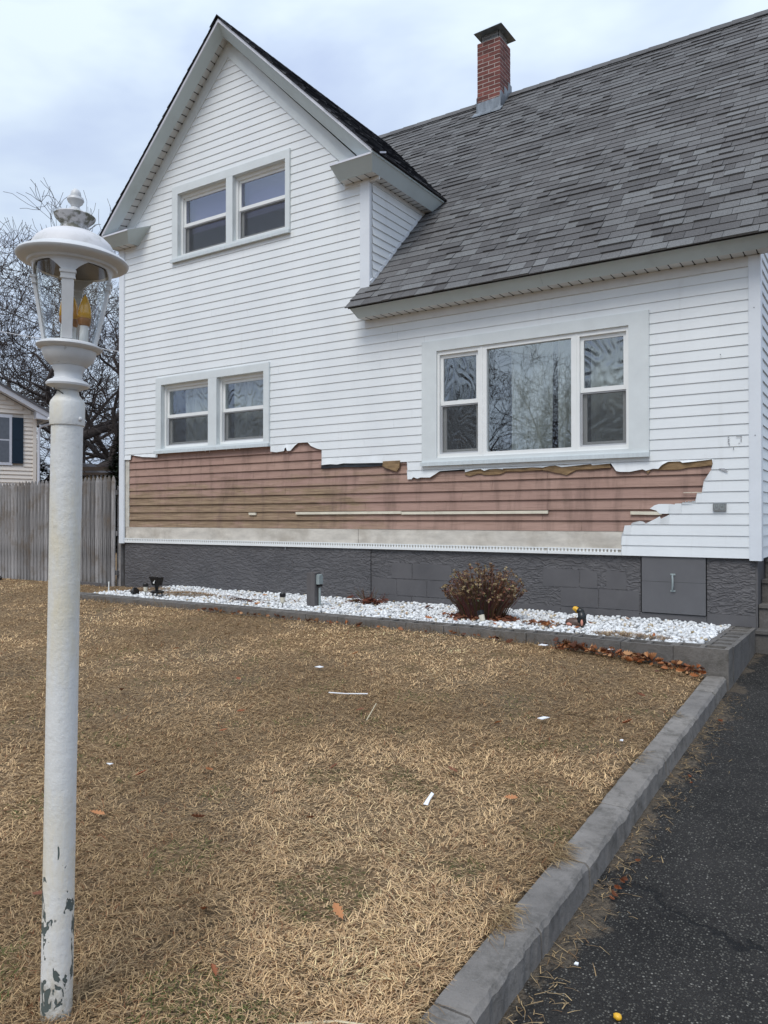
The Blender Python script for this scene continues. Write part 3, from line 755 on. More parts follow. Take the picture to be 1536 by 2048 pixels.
def curtain(W, x0, x1, z0, z1, y, amp, freq, gather=0.0, m_='curtainb', seed=0):
    m = MB(); n = int((x1-x0)/.012); rr = random.Random(seed); ph = [rr.uniform(0, 6) for _ in range(4)]
    vs = []
    for i in range(n+1):
        for j in range(5):
            t = i/n; s = j/4
            x = x0 + (x1-x0)*t; xx = x + gather*(1-s)*math.sin(t*3+seed)*.3
            yy = y + amp*(math.sin(x*freq+ph[0]) + .5*math.sin(x*freq*2.3+ph[1]+s) + .3*math.sin(x*freq*.37+ph[2]))*(.6+.4*(1-s))
            vs.append((xx, yy, z0+(z1-z0)*s))
    m.add(vs, [(i*5+j, (i+1)*5+j, (i+1)*5+j+1, i*5+j+1) for i in range(n) for j in range(4)])
    part(m, 'curtain', m_, W, smooth=True)

W1 = window(-7.97, -5.80, 1.31, 2.39, .107, .09, .095, .06, [(-7.863, -6.907, 1.37, 2.295, 'dh', 'glassA'), (-6.744, -5.89, 1.37, 2.295, 'dh', 'glassA')], None, (-6.907, -6.744), .075, 'double window over the bared clapboards')
W2 = window(-7.63, -5.455, 4.03, 5.096, .107, .068, .10, .07, [(-7.523, -6.570, 4.10, 4.996, 'dh', 'glassU'), (-6.449, -5.523, 4.10, 4.996, 'dh', 'glassU')], None, (-6.570, -6.449), .075, 'double window high in the gable')
W3 = window(-3.482, -.98, .965, 2.355, .183, .182, .11, .075, [(-3.299, -2.765, 1.04, 2.245, 'dh', 'glassA'), (-2.735, -1.70, 1.04, 2.245, 'fix', 'glassB'), (-1.685, -1.162, 1.04, 2.245, 'dh', 'glassA')], None, None, .022, 'wide picture window between two narrow sashes')
part(MB().box(-2.765, -2.735, -.012, .06, 1.04, 2.245), 'mullion', 'white', W3)
part(MB().box(-1.70, -1.685, -.012, .06, 1.04, 2.245), 'mullion', 'white', W3)
curtain(W1, -7.62, -7.0, 1.2, 2.4, .22, .03, 30, .1, 'curtainb', seed=1); curtain(W1, -6.62, -5.95, 1.2, 2.4, .22, .035, 24, .1, 'curtainb', seed=2)
curtain(W3, -2.50, -2.02, .8, 2.4, .20, .05, 22, .35, 'curtainb', seed=3); curtain(W3, -1.98, -1.76, .8, 2.4, .24, .04, 28, 0, 'curtainb', seed=4)
curtain(W3, -1.62, -1.30, .8, 2.4, .24, .03, 20, 0, 'curtainb', seed=5)
part(MB().box(-7.52, -6.57, .24, .245, 4.5, 5.05), 'roller_shade', 'shade', W2); part(MB().box(-6.45, -5.52, .24, .245, 4.5, 5.05), 'roller_shade', 'shade', W2)

# backing wall round the openings, so that no light leaks in
def backing():
    m = MB()
    def seg(x0, x1, z0, z1): 
        if x1 > x0 and z1 > z0: m.box(x0, x1, .046, .12, z0, z1)
    def holes(x0, x1, z0, z1, ws):
        x = x0
        for w in sorted(ws):
            a, b, c, d = w[0]+.06, w[1]-.06, w[2]+.05, w[3]-.08
            seg(x, a, z0, z1); seg(a, b, z0, c); seg(a, b, d, z1); x = b
        seg(x, x1, z0, z1)
    holes(-8.70, -.03, 0.02, 2.70, [WIN[0], WIN[2]]); seg(-8.70, -4.24, 2.70, 3.9)
    holes(-8.70, -4.24, 3.9, 5.15, [WIN[1]]) if False else None
    a = WIN[1]; seg(-8.70, a[0]+.06, 3.9, 4.62); seg(a[1]-.06, -4.24, 3.9, 4.62); seg(a[0]+.06, a[1]-.06, 3.9, a[2]+.05)
    seg(-8.45, a[0]+.06, 4.62, 4.8); seg(a[1]-.06, -4.55, 4.62, 4.8); seg(-8.2, a[0]+.06, 4.8, 5.0); seg(a[1]-.06, -4.75, 4.8, 5.0)
    m.prism([(-8.1, .046, 5.0), (-4.95, .046, 5.0), (-6.545, .046, 6.7)], (0, .07, 0)) if False else None
    m.box(-8.1, -4.95, .046, .12, 5.02, 5.15)
    m.prism([(-8.0, .046, 5.15), (-5.05, .046, 5.15), (-6.545, .046, 6.68)], (0, .07, 0))
    # sides and rear
    m.box(-8.78, -8.72, .12, 8.5, 0, 3.0); m.box(-.09, -.034, .12, 8.5, 0, 2.7); m.box(-8.7, -.1, 8.45, 8.5, 0, 2.7)
    m.prism([(-.09, .12, 2.7), (-.09, 8.45, 2.7), (-.09, 4.28, 7.2)], (.05, 0, 0))
    m.box(-8.72, -.1, .13, 8.4, -.05, -.02)
    m.prism([(-4.26, .12, 3.16), (-4.26, 1.26, 4.41), (-4.26, .12, 4.41)], (.03, 0, 0))
    m.prism([(-8.78, .12, 3.0), (-8.78, 3.4, 3.0), (-8.78, 1.4, 4.55), (-8.78, .12, 4.55)], (.05, 0, 0))
    part(m, 'wall_core', 'deck')
backing()

# ------------------------------------------------------------------ eaves, rakes, returns
def soffit_ribs(m_dark, p0, p1, q0, q1, step):
    """dark rib grooves drawn as narrow sunk strips across a soffit between edge p0-p1 and edge q0-q1"""
    p0, p1, q0, q1 = map(Vector, (p0, p1, q0, q1)); n = int((p1-p0).length/step)
    for i in range(1, n):
        t = i/n; a = p0.lerp(p1, t); b = q0.lerp(q1, t); d = (p1-p0).normalized()*.004
        dn = Vector((0, 0, -.0025))
        m_dark.slab(a-d, a+d, b+d, b-d, dn)
        c = b.lerp(a, .18); m_dark.slab(c-d*2.4, c+d*2.4, b+d*2.4, b-d*2.4, dn*1.5)

def main_eave():
    x0, x1 = -4.31, .20
    yT, zT, yB, zB = -.30, 2.845, -.165, 2.725
    m = MB(); cuts = [x0, -1.98, x1]
    for a, b in zip(cuts[:-1], cuts[1:]):
        a_ = a + (.001 if a > x0 else 0); b_ = b - (.001 if b < x1 else 0)
        e0 = .03 if a == x0 else 0
        mb = MB().hexa([(a_+e0, yB, zB), (b_, yB, zB), (b_, yB+.02, zB+.015), (a_+e0, yB+.02, zB+.015), (a_-e0, yT, zT), (b_, yT, zT), (b_, yT+.02, zT+.012), (a_-e0, yT+.02, zT+.012)])
        part(mb, 'fascia_board', 'fascia')
    part(MB().box(x0-.035, x1, yT-.004, yT+.01, zT-.012, zT+.010), 'drip_edge', 'rail')
    so = part(MB().box(x0+.02, x1, yB+.004, -.002, zB+.002, zB+.012), 'soffit', 'soffit')
    g = MB(); soffit_ribs(g, (x0+.02, yB+.01, zB+.002), (x1, yB+.01, zB+.002), (x0+.02, -.012, zB+.002), (x1, -.012, zB+.002), .105)
    part(g, 'soffit_vents', 'dark', so, kind='stuff')
    part(MB().box(x0+.03, -.092, -.022, -.001, 2.632, zB-.0), 'frieze_board', 'soffit')
    # closed end of the eave box
    part(MB().prism([(x0+.025, yB, zB), (x0-.02, yT, zT), (x0-.0, -.0, zT+.24), (x0+.03, -.0, zB)], (.012, 0, 0)), 'eave_end', 'fascia')
main_eave()

EY, WYb = -.30, -.17
AP_T = (-6.44, 6.93); KL, KR = .99, .967
def rake_top(x): return AP_T[1] - (abs(x-AP_T[0])*(KL if x < AP_T[0] else KR))
def gable_eaves():
    AB = (-6.50, 6.835); AW = (-6.555, 6.87)
    # rake fascia boards (canted: top edge stands further out than the bottom edge)
    for sgn, k, xe, kb, xb in ((-1, KL, -8.84, .99, -8.79), (1, KR, -3.99, .985, -4.13)):
        te = Vector((xe, EY, AP_T[1]-abs(xe-AP_T[0])*k)); ta = Vector((AP_T[0], EY, AP_T[1]))
        be = Vector((xb, WYb, AB[1]-abs(xb-AB[0])*kb)); ba = Vector((AB[0], WYb, AB[1]))
        part(MB().slab(be, ba, ta, te, (0, .02, -.004)), 'rake_board', 'fascia')
        # drip strip under the shingles
        up = Vector((0, 0, .045)); f = Vector((0, -.014, 0))
        part(MB().slab(te+f, ta+f, ta+f+up, te+f+up, (0, .02, 0)), 'drip_edge', 'nwhite')
        # soffit
        we = Vector((xb-.0*sgn, -.002, be.z+.035)); wa = Vector((AW[0], -.002, AW[1]))
        so = part(MB().slab(be+Vector((0, .006, .004)), we, wa, ba+Vector((0, .006, .004)), (0, 0, .01)), 'soffit', 'soffit')
        g = MB(); soffit_ribs(g, be+Vector((0, .012, .004)), ba+Vector((0, .012, .004)), we+Vector((0, -.012, 0)), wa+Vector((0, -.012, 0)), .115)
        part(g, 'soffit_vents', 'dark', so, kind='stuff')
        # frieze on the wall
        ki = 1.02 if sgn < 0 else 1.01; zi = 4.60
        xi = -6.545 + sgn*(6.66-zi)/ki; xo = AW[0] + sgn*(AW[1]-zi)/.995
        part(MB().prism([(xi, -.021, zi), (-6.545, -.021, 6.66), (AW[0], -.021, AW[1]), (xo, -.021, zi)], (0, .02, 0)), 'frieze_board', 'trim')
        d = .012
        part(MB().prism([(xi-sgn*.016, -.024, zi-.0), (-6.545, -.024, 6.642), (-6.545, -.024, 6.662), (xi, -.024, zi+.0)], (0, .02, 0)), 'channel_trim', 'trim')
    # right eave along the side of the gable wing
    xT, zT, xB, zB = -3.99, 4.56, -4.078, 4.418
    yeT, yeB = zT-3.165, zB-3.165
    part(MB().hexa([(xB, WYb, zB), (xB, yeB, zB), (xB-.02, yeB, zB+.015), (xB-.02, WYb, zB+.015), (xT, EY, zT), (xT, yeT, zT), (xT-.02, yeT, zT+.01), (xT-.02, EY, zT+.01)]), 'fascia_board', 'fascia')
    part(MB().box(xT-.01, xT+.014, EY-.01, yeT, zT, zT+.022), 'drip_edge', 'fascia')
    so = part(MB().box(-4.215, xB-.004, WYb+.004, yeB, zB+.003, zB+.012), 'soffit', 'soffit')
    g = MB(); soffit_ribs(g, (xB-.01, WYb+.02, zB+.002), (xB-.01, yeB, zB+.002), (-4.20, WYb+.02, zB+.002), (-4.20, yeB, zB+.002), .105)
    part(g, 'soffit_vents', 'dark', so, kind='stuff')
    part(MB().box(-4.209, -4.19, .0, yeB, zB-.045, zB), 'frieze_board', 'soffit')
    # returns at the two feet of the gable
    for (xa, xb, xai, xbi, zt, zb) in ((-4.60, -3.99, -4.56, -4.078, 4.555, 4.418), (-8.84, -8.27, -8.79, -8.42, 4.545, 4.425)):
        part(MB().hexa([(xai, WYb, zb), (xbi, WYb, zb), (xbi, WYb+.02, zb), (xai, WYb+.02, zb), (xa, EY, zt), (xb, EY, zt), (xb, EY+.02, zt), (xa, EY+.02, zt)]), 'return_board', 'fascia')
        inner = xb if xa < -8 else xa; inner_b = xbi if xa < -8 else xai
        sx = 1 if xa < -8 else -1
        part(MB().hexa([(inner_b, WYb, zb), (inner_b+sx*.04, 0, zb), (inner_b+sx*.045, .0, zb+.01), (inner_b+.005*sx, WYb, zb+.01), (inner, EY, zt), (inner+sx*.16, 0, zt+.12), (inner+sx*.165, 0, zt+.13), (inner+.005*sx, EY, zt+.01)]), 'return_end', 'fascia')
        part(MB().hexa([(xa, EY-.006, zt-.003), (xb, EY-.006, zt-.003), (xb, .0, zt+.12), (xa, .0, zt+.12), (xa, EY-.006, zt+.02), (xb, EY-.006, zt+.02), (xb, .0, zt+.14), (xa, .0, zt+.14)]), 'return_cap', 'nwhite')
        so = part(MB().box(min(xai, xbi)+.0, max(xai, xbi), WYb+.005, -.001, zb+.001, zb+.01), 'soffit', 'soffit')
        g = MB(); soffit_ribs(g, (xai, WYb+.012, zb+.001), (xbi, WYb+.012, zb+.001), (xai, -.012, zb+.001), (xbi, -.012, zb+.001), .1)
        part(g, 'soffit_vents', 'dark', so, kind='stuff')
        part(MB().box(xai-.02, xbi, -.027, -.0, zb-.04, zb-.001), 'frieze_board', 'soffit')
    # left eave of the wing (seen edge-on)
    part(MB().box(-8.86, -8.80, -.16, 3.0, 4.43, 4.56), 'fascia_board', 'fascia')
gable_eaves()

# step flashing line where the wing's side wall meets the main roof
part(MB().hexa([(-4.212, .0, 3.163), (-4.196, .0, 3.163), (-4.196, 1.262, 4.425), (-4.212, 1.262, 4.425), (-4.212, -.02, 3.195), (-4.196, -.02, 3.195), (-4.196, 1.24, 4.457), (-4.212, 1.24, 4.457)]), 'step_flashing', 'corner')

# ------------------------------------------------------------------ roofs and shingles
def roofs():
    c45 = math.sqrt(.5)
    rf = MB()
    zb = 3.148
    def slope_slab(x0, x1, ya, yb, t=.03):
        rf.hexa([(x0, ya, zb+ya-t), (x1, ya, zb+ya-t), (x1, yb, zb+yb-t), (x0, yb, zb+yb-t), (x0, ya, zb+ya), (x1, ya, zb+ya), (x1, yb, zb+yb), (x0, yb, zb+yb)])
    slope_slab(-4.32, .22, -.315, -.001); slope_slab(-4.208, .22, 0, 4.28); slope_slab(-9.0, -4.21, 1.6, 4.28)
    yR, zR = 4.28, zb+4.28
    rf.hexa([(-9, yR, zR-.03), (.22, yR, zR-.03), (.22, 8.9, zR-4.65), (-9, 8.9, zR-4.65), (-9, yR, zR), (.22, yR, zR), (.22, 8.9, zR-4.62), (-9, 8.9, zR-4.62)])
    main = part(rf, 'roof', 'deck'); main['label'] = 'long main roof of weathered grey shingles'
    g = MB()
    for sg, k, xe in ((1, KR, -3.965), (-1, KL, -8.865)):
        ze = AP_T[1] + .045 - abs(xe-AP_T[0])*k
        yv = max(ze-3.15, 0); yp = AP_T[1]+.045-3.15
        g.prism([(xe, -.318, ze), (AP_T[0], -.318, AP_T[1]+.045), (AP_T[0], yp+.1, AP_T[1]+.045), (xe, yv+(.05 if sg > 0 else 2.4), ze)], (0, 0, .012))
    gr = part(g, 'roof', 'deck'); gr['label'] = 'dark shingled roof of the front gable wing'
    # one shared mesh per tab width
    EXP = .1437; n = Vector((0, -c45, c45)); up = Vector((0, c45, c45))
    W = [.10, .14, .185, .23, .29]
    meshes = {}
    for w in W:
        for th in (.011, .021):
            me = bpy.data.meshes.new('shingle'); L = EXP+.02
            vs = [(0, 0, 0), (w-.004, 0, 0), (w-.004, L, -.004), (0, L, -.004), (0, 0, th), (w-.004, 0, th), (w-.004, L, .0015), (0, L, .0015)]
            me.from_pydata(vs, [], [(4, 5, 6, 7), (0, 1, 5, 4), (1, 2, 6, 5), (3, 0, 4, 7)])
            me.materials.append(M['sh']); meshes[(w, th)] = (me, vs)
    cand = []
    nrow = int(4.605*math.sqrt(2)/EXP)
    for r_ in range(nrow+1):
        s = r_*EXP; y = -.336 + s*c45; z = zb - .0 + y
        x = -4.335 + R.uniform(-.02, .0) if y < -.06 else -4.205
        if y > 1.30:
            # only what the wing's roof leaves in view
            zz = z; x = max(-8.9, AP_T[0] + (AP_T[1]+.05-zz)/KR - .12) if zz < AP_T[1] else -8.9
        first = True
        while x < .23:
            w = R.choice(W); 
            if first: w = R.choice(W[1:]); first = False
            w_ = w
            if x + w > .24: w_ = w
            th = R.choice((.011, .011, .021)); cand.append((x, y, z + R.uniform(-.001, .002), w_, th, R.random(), r_)); x += w
    # nearest first
    cand.sort(key=lambda q: (Vector((q[0]+q[3]/2, q[1], q[2])) - CAM).length)
    inpic = [q for q in cand if q[0] < .08]
    keep = set(id(q) for q in inpic[:290])
    Rm = Matrix.Rotation(math.radians(45), 4, 'X'); off = ORG[main.name]
    st = MB(); st.c = []
    for q in cand:
        x, y, z, w, th, rv, r_ = q
        if id(q) in keep:
            o = bpy.data.objects.new('shingle', meshes[(w, th)][0]); COL.objects.link(o); o.parent = main
            o.location = Vector((x, y, z)) - off; o.rotation_euler = (math.radians(45), 0, 0)
        else:
            rv = min(1, max(0, rv*.8+.1)); st.col = (rv, rv, rv)
            vs = [Vector((x, y, z)) + Rm @ Vector(v) for v in meshes[(w, th)][1]]
            st.add(vs, [(4, 5, 6, 7), (0, 1, 5, 4), (1, 2, 6, 5), (3, 0, 4, 7)])
    part(st, 'shingle_field', 'shs', main, kind='stuff')
    # ridge caps
    for i in range(32):
        x0 = -9 + i*.29; m = MB(); m.col = (R.random()*.5+.1,)*3
        for sgn in (-1, 1):
            m.add([(x0, 4.28, 7.475), (x0+.30, 4.28, 7.468), (x0+.30, 4.28+sgn*.14, 7.33), (x0, 4.28+sgn*.14, 7.335)], [(0, 1, 2, 3)])
            m.add([(x0, 4.28, 7.46), (x0+.30, 4.28, 7.455), (x0+.30, 4.28+sgn*.14, 7.32), (x0, 4.28+sgn*.14, 7.32)], [(3, 2, 1, 0)])
        part(m, 'ridge_cap', 'shs', main)
    # wing roof shingles, right slope (dark) and the left slope's edge
    sd = MB(); sd.c = []
    kk = KR; cs = 1/math.sqrt(1+kk*kk); EX2 = .14
    nr = int((2.5/cs)/EX2)
    for r_ in range(nr):
        xx = -3.955 - r_*EX2*cs; zz = AP_T[1]+.057 - (xx-AP_T[0])*kk
        x2 = xx - (EX2+.02)*cs; z2 = zz + (EX2+.02)*cs*kk
        y = -.335 + R.uniform(-.006, .006); yend = zz - 3.165 + .03
        first = True
        while y < yend:
            w = R.choice((.14, .2, .26, .32)); y2 = min(y+w, yend+.02); t = R.choice((.008, .016, .022)); v = R.random(); sd.col = (v, v, v)
            nx, nz = kk*cs, cs
            sd.add([(xx, y, zz), (xx, y2-.003, zz), (x2, y2-.003, z2), (x2, y, z2), (xx+nx*t, y, zz+nz*t), (xx+nx*t, y2-.003, zz+nz*t), (x2+nx*.002, y2-.003, z2+nz*.002), (x2+nx*.002, y, z2+nz*.002)],
                   [(4, 5, 6, 7), (0, 1, 5, 4), (0, 4, 7, 3), (1, 2, 6, 5)])
            y = y2
    kk = KL; cs = 1/math.sqrt(1+kk*kk)
    for r_ in range(int((2.45/cs)/EX2)):
        xx = -8.88 + r_*EX2*cs; zz = AP_T[1]+.057 - (AP_T[0]-xx)*kk
        x2 = xx + (EX2+.02)*cs; z2 = zz + (EX2+.02)*cs*kk; v = R.random(); sd.col = (v, v, v); t = R.choice((.01, .018))
        sd.add([(xx, -.335, zz), (xx, 3, zz), (x2, 3, z2), (x2, -.335, z2), (xx-kk*cs*t, -.335, zz+cs*t), (xx-kk*cs*t, 3, zz+cs*t), (x2, 3, z2+.003), (x2, -.335, z2+.003)], [(4, 7, 6, 5), (0, 4, 5, 1), (0, 3, 7, 4)])
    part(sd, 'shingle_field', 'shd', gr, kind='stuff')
    m = MB(); m.c = []; y = -.34
    while y < 3.9:
        m.col = (R.random(),)*3; a = AP_T[0]; z = AP_T[1]+.085
        for sg in (-1, 1): m.add([(a, y, z+.004), (a, y+.17, z), (a+sg*.13, y+.17, z-.127), (a+sg*.13, y, z-.123)], [(0, 1, 2, 3)]); m.add([(a, y, z-.012), (a+sg*.13, y, z-.14), (a+sg*.13, y, z-.123), (a, y, z+.004)], [(0, 1, 2, 3)])
        y += .14
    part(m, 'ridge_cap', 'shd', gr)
roofs()

# ------------------------------------------------------------------ chimney
def chimney():
    x0, x1, y0, y1 = -4.70, -4.292, 3.87, 4.28; zt = 8.215
    c = part(MB().box(x0+.002, x1-.002, y0+.002, y1-.002, 6.9, zt-.004), 'chimney', 'mortar')
    h = .0565; pitch = .0685; zz = 6.98; row = 0; off = ORG[c.name]
    bw = (x1-x0)
    meshes = {}
    def brick(a0, a1, b0, b1, z):
        key = (round(a1-a0, 3), round(b1-b0, 3))
        if key not in meshes:
            meshes[key] = MB().box(0, key[0], 0, key[1], 0, h); me = bpy.data.meshes.new('brick'); me.from_pydata(meshes[key].v, [], meshes[key].f); me.materials.append(M['brick']); meshes[key] = me
        o = bpy.data.objects.new('brick', meshes[key]); COL.objects.link(o); o.parent = c
        o.location = Vector((a0+R.uniform(-.0015, .0015), b0+R.uniform(-.002, .002), z)) - off
    g = .009
    while zz + h <= zt + .001:
        if row % 2 == 0:
            L = (bw-g)/2
            segs = [(x0, x0+L), (x0+L+g, x1)]
            for a, b in segs: brick(a, b, y0, y0+.095, zz); brick(a, b, y1-.095, y1, zz)
            ys = [y0+.095+g, y0+.095+g+(y1-y0-.19-3*g)/2]
            brick(x1-.095, x1, y0+.095+g, y1-.095-g, zz); brick(x0, x0+.095, y0+.095+g, y1-.095-g, zz)
        else:
            q = .095; L = bw-2*q-2*g
            brick(x0, x0+q, y0, y0+(y1-y0-g)/2, zz); brick(x0, x0+q, y0+(y1-y0+g)/2, y1, zz)
            brick(x1-q, x1, y0, y0+(y1-y0-g)/2, zz); brick(x1-q, x1, y0+(y1-y0+g)/2, y1, zz)
            brick(x0+q+g, x1-q-g, y0, y0+.095, zz); brick(x0+q+g, x1-q-g, y1-.095, y1, zz)
        zz += pitch; row += 1
    # lead: apron, stepped sides, ragged top edge
    f = MB()
    f.hexa([(x0-.014, y0-.012, 7.0), (x1+.014, y0-.012, 7.0), (x1+.014, y0-.004, 7.0), (x0-.014, y0-.004, 7.0), (x0-.014, y0-.012, 7.215), (x1+.014, y0-.012, 7.225), (x1+.014, y0-.004, 7.225), (x0-.014, y0-.004, 7.215)])
    part(f, 'flashing', 'lead', c)
    part(MB().hexa([(x0-.06, y0-.10, 6.955), (x1+.05, y0-.10, 6.955), (x1+.05, y0-.0, 7.052), (x0-.06, y0-.0, 7.052), (x0-.06, y0-.10, 6.968), (x1+.05, y0-.10, 6.968), (x1+.05, y0, 7.066), (x0-.06, y0, 7.066)]), 'flashing', 'lead', c)
    for xs in (x1+.001, x0-.013):
        part(MB().prism([(xs, y0-.014, 7.02), (xs, y0-.014, 7.30), (xs, y0+.02, 7.34), (xs, y0+.14, 7.30), (xs, y0+.15, 7.46), (xs, y0+.30, 7.43), (xs, y0+.31, 7.60), (xs, y1+.03, 7.58), (xs, y1+.03, 7.42)], (.012, 0, 0)), 'flashing', 'lead', c)
    # cap
    fr = part(MB().box(x0+.07, x1-.05, y0+.05, y1-.05, zt-.003, zt+.03), 'flue_collar', 'cap', c)
    m = MB(); xa, xb, ya, yb = x0+.06, x1-.04, y0+.04, y1-.04
    for i in range(15):
        t = i/14
        for y in (ya, yb): m.box(xa+(xb-xa)*t-.003, xa+(xb-xa)*t+.003, y-.003, y+.003, zt+.0, zt+.135)
        for x in (xa, xb): m.box(x-.003, x+.003, ya+(yb-ya)*t-.003, ya+(yb-ya)*t+.003, zt+.0, zt+.135)
    for z in (.03, .08): 
        for y in (ya, yb): m.box(xa, xb, y-.004, y+.004, zt+z, zt+z+.006)
    part(m, 'spark_mesh', 'capmesh', c)
    part(MB().hexa([(x0-.02, y0-.10, zt+.115), (x1+.07, y0-.10, zt+.135), (x1+.07, y1+.08, zt+.15), (x0-.02, y1+.08, zt+.13), (x0-.0, y0-.08, zt+.135), (x1+.05, y0-.08, zt+.155), (x1+.05, y1+.06, zt+.17), (x0+.0, y1+.06, zt+.15)]), 'chimney_cap', 'cap', c)
chimney()

# ------------------------------------------------------------------ foundation
def foundation():
    f = part(MB().box(-8.70, -4.222, .012, .3, -.85, -.003), 'foundation', 'stucco')
    f2 = part(MB().box(-4.220, -1.066, .026, .3, -.85, -.003), 'foundation', 'stucco')
    part(MB().box(-.462, -.055, .022, .3, -.515, -.003), 'foundation', 'stucco')
    part(MB().box(-.462, -.050, .020, .3, -.85, -.517), 'foundation_sill', 'block'); part(MB().box(-1.066, -.466, .018, .3, -.85, -.548), 'foundation_sill', 'block')
    part(MB().box(-1.066, -.466, .05, .3, -.546, -.003), 'foundation_sill', 'dark')
    part(MB().box(-.056, -.036, .03, 8.4, -.85, -.003), 'foundation', 'block')
    p = part(MB().box(-1.050, -.470, .004, .03, -.540, -.006), 'access_panel', 'panel')
    part(MB().box(-1.050, -.470, .0035, .004, -.2425, -.2405), 'panel_seam', 'dark', p)
    part(MB().tube([(-.760, .004, -.175), (-.760, -.022, -.180), (-.755, -.034, -.215), (-.755, -.034, -.27), (-.760, -.022, -.308), (-.760, .004, -.315)], [.007, .008, .009, .009, .008, .007], 8).box(-.782, -.738, -.002, .004, -.176, -.160).box(-.782, -.738, -.002, .004, -.332, -.316), 'handle', 'boxgrey', p, smooth=40)
    # block faces left bare by the stucco
    rows = [(-.533, -.345, [(-4.212, -3.862), (-3.852, -3.458), (-3.448, -3.05), (-1.87, -1.482), (-1.472, -1.08)]),
            (-.337, -.158, [(-3.642, -3.14), (-3.93, -3.652), (-2.065, -1.678), (-1.668, -1.49), (-1.40, -1.20)]),
            (-.62, -.541, [(-4.21, -3.66), (-3.65, -3.06), (-3.05, -2.47), (-2.46, -1.878), (-1.866, -1.08)])]
    for z0, z1, xs in rows:
        for a, b in xs:
            m = MB(); j = R.uniform(.002, .006); n = 7
            # worn outline: stucco still covers ragged corners
            pts = [(a, z0), (b, z0), (b, z1-R.uniform(0, .04)), (b-R.uniform(.02, .12), z1), (a, z1)] if z1-z0 > .1 else [(a, z0), (b, z0), (b, z1), (a, z1)]
            m.prism([(x, .026-j, z) for x, z in pts], (0, .02, 0)); part(m, 'block', 'block', f2)
    part(MB().tube([(-5.54, .008, -.004), (-5.54, .004, -.04)], .006, 6), 'bolt', 'steel')
foundation()

def steps():
    s = empty('concrete_steps', (.6, .3, -.85), 'grey painted concrete steps climbing beside the right corner of the house', 'steps')
    for (y0, zt, zb) in ((-.15, -.622, -.90), (.06, -.414, -.70), (.27, -.205, -.50), (.50, -.02, -.3)):
        m = MB(); m.box(-.035 if y0 < 0 else -.03, 1.25, y0, 1.9, zb, zt); m.box(-.035 if y0 < 0 else -.03, 1.252, y0-.018, y0+.05, zt-.028, zt+.001)
        m.build('step', 'step', s)
steps()

# ------------------------------------------------------------------ bed, border and curb
def cinder_border():
    b = empty('block_border', (-3.8, -1.4, -.8), 'low grey painted block border round the bed of white stones', 'garden border')
    x = -7.95; y0, y1 = -1.50, -1.30; zt = -.605
    n = 0; L = .396
    while x < -.05:
        w = min(L, -.035-x); last = x+w > -.06
        zl = lawn_z(x+w/2, -1.6)-.12
        m = MB(); dz = R.uniform(-.004, .004); dy = R.uniform(-.006, .006); t = zt+dz
        a, c = x+.002, x+w-.002
        # hollow block: walls and web, cores open on top
        m.box(a, c, y0+dy, y0+.035+dy, zl, t); m.box(a, c, y1-.035, y1, zl, t-.001)
        for q in (a, (a+c)/2-.017, c-.034):
            m.box(q, q+.034, y0+.0351+dy, y1-.0351, zl, t-.0005)
        m.box(a+.001, c-.001, y0+.0352+dy, y1-.0352, zl, t-.028 if x > -3.5 else t-.004)
        m.build('block', 'bord', b); x += w
    y = -1.3015
    while y < -.10:
        w = min(.396, -.095-y); m = MB(); t = zt + R.uniform(-.003, .003)
        c, d = y+.002, y+w-.002
        m.box(-.24, -.205, c, d, -1.0, t); m.box(-.068, -.033, c, d, -1.0, t-.001)
        for q in (c, (c+d)/2-.017, d-.034): m.box(-.2049, -.0681, q, q+.034, -1.0, t-.0005)
        m.box(-.2048, -.0682, c+.001, d-.001, -1.0, t-.012)
        m.build('block', 'bord', b); y += w
    m = MB().box(-7.95, -7.76, -1.298, -.1, -.8, -.63); m.build('edging_pipe', 'bord', b)
cinder_border()

def curb():
    c = empty('driveway_curb', (-.12, -5, -1.1), 'grey painted concrete curb between brown lawn and black driveway', 'curb')
    y = -1.505; x0, x1 = -.190, -.048
    joints = [-1.505, -1.95, -2.55, -3.35, -4.05, -4.62, -5.12, -5.62, -6.3, -7.1, -8.0, -9.0]
    for a, b in zip(joints[:-1], joints[1:]):
        n = 16; m = MB(); vs = []
        dx = R.uniform(-.004, .004); dz = R.uniform(-.004, .003)
        for i in range(n+1):
            y = a + (b-a)*i/n
            if i == 0: y -= .003
            if i == n: y += .003
            e = (R.uniform(-.005, .003), R.uniform(-.006, .001)*(2.8 if R.random() < .14 else 1), R.uniform(-.004, .004))
            end = .006 if i in (0, n) else 0
            zt = curb_top(y)+dz - end*.6
            vs += [(x0+dx, y, zt-.25), (x0+dx+e[2], y, zt-.012), (x0+dx+.010, y, zt+.001), (x1+dx-.014+e[1], y, zt), (x1+dx+e[0]-.002, y, zt-.012+e[1]), (x1+dx+.003, y, zt-.16)]
        k = 6; fs = [(i*k+j, (i+1)*k+j, (i+1)*k+j+1, i*k+j+1) for i in range(n) for j in range(k-1)] + [tuple(range(k)), tuple(range(n*k, n*k+k))[::-1]]
        m.add(vs, fs); m.build('curb_section', 'curb', c)
curb()

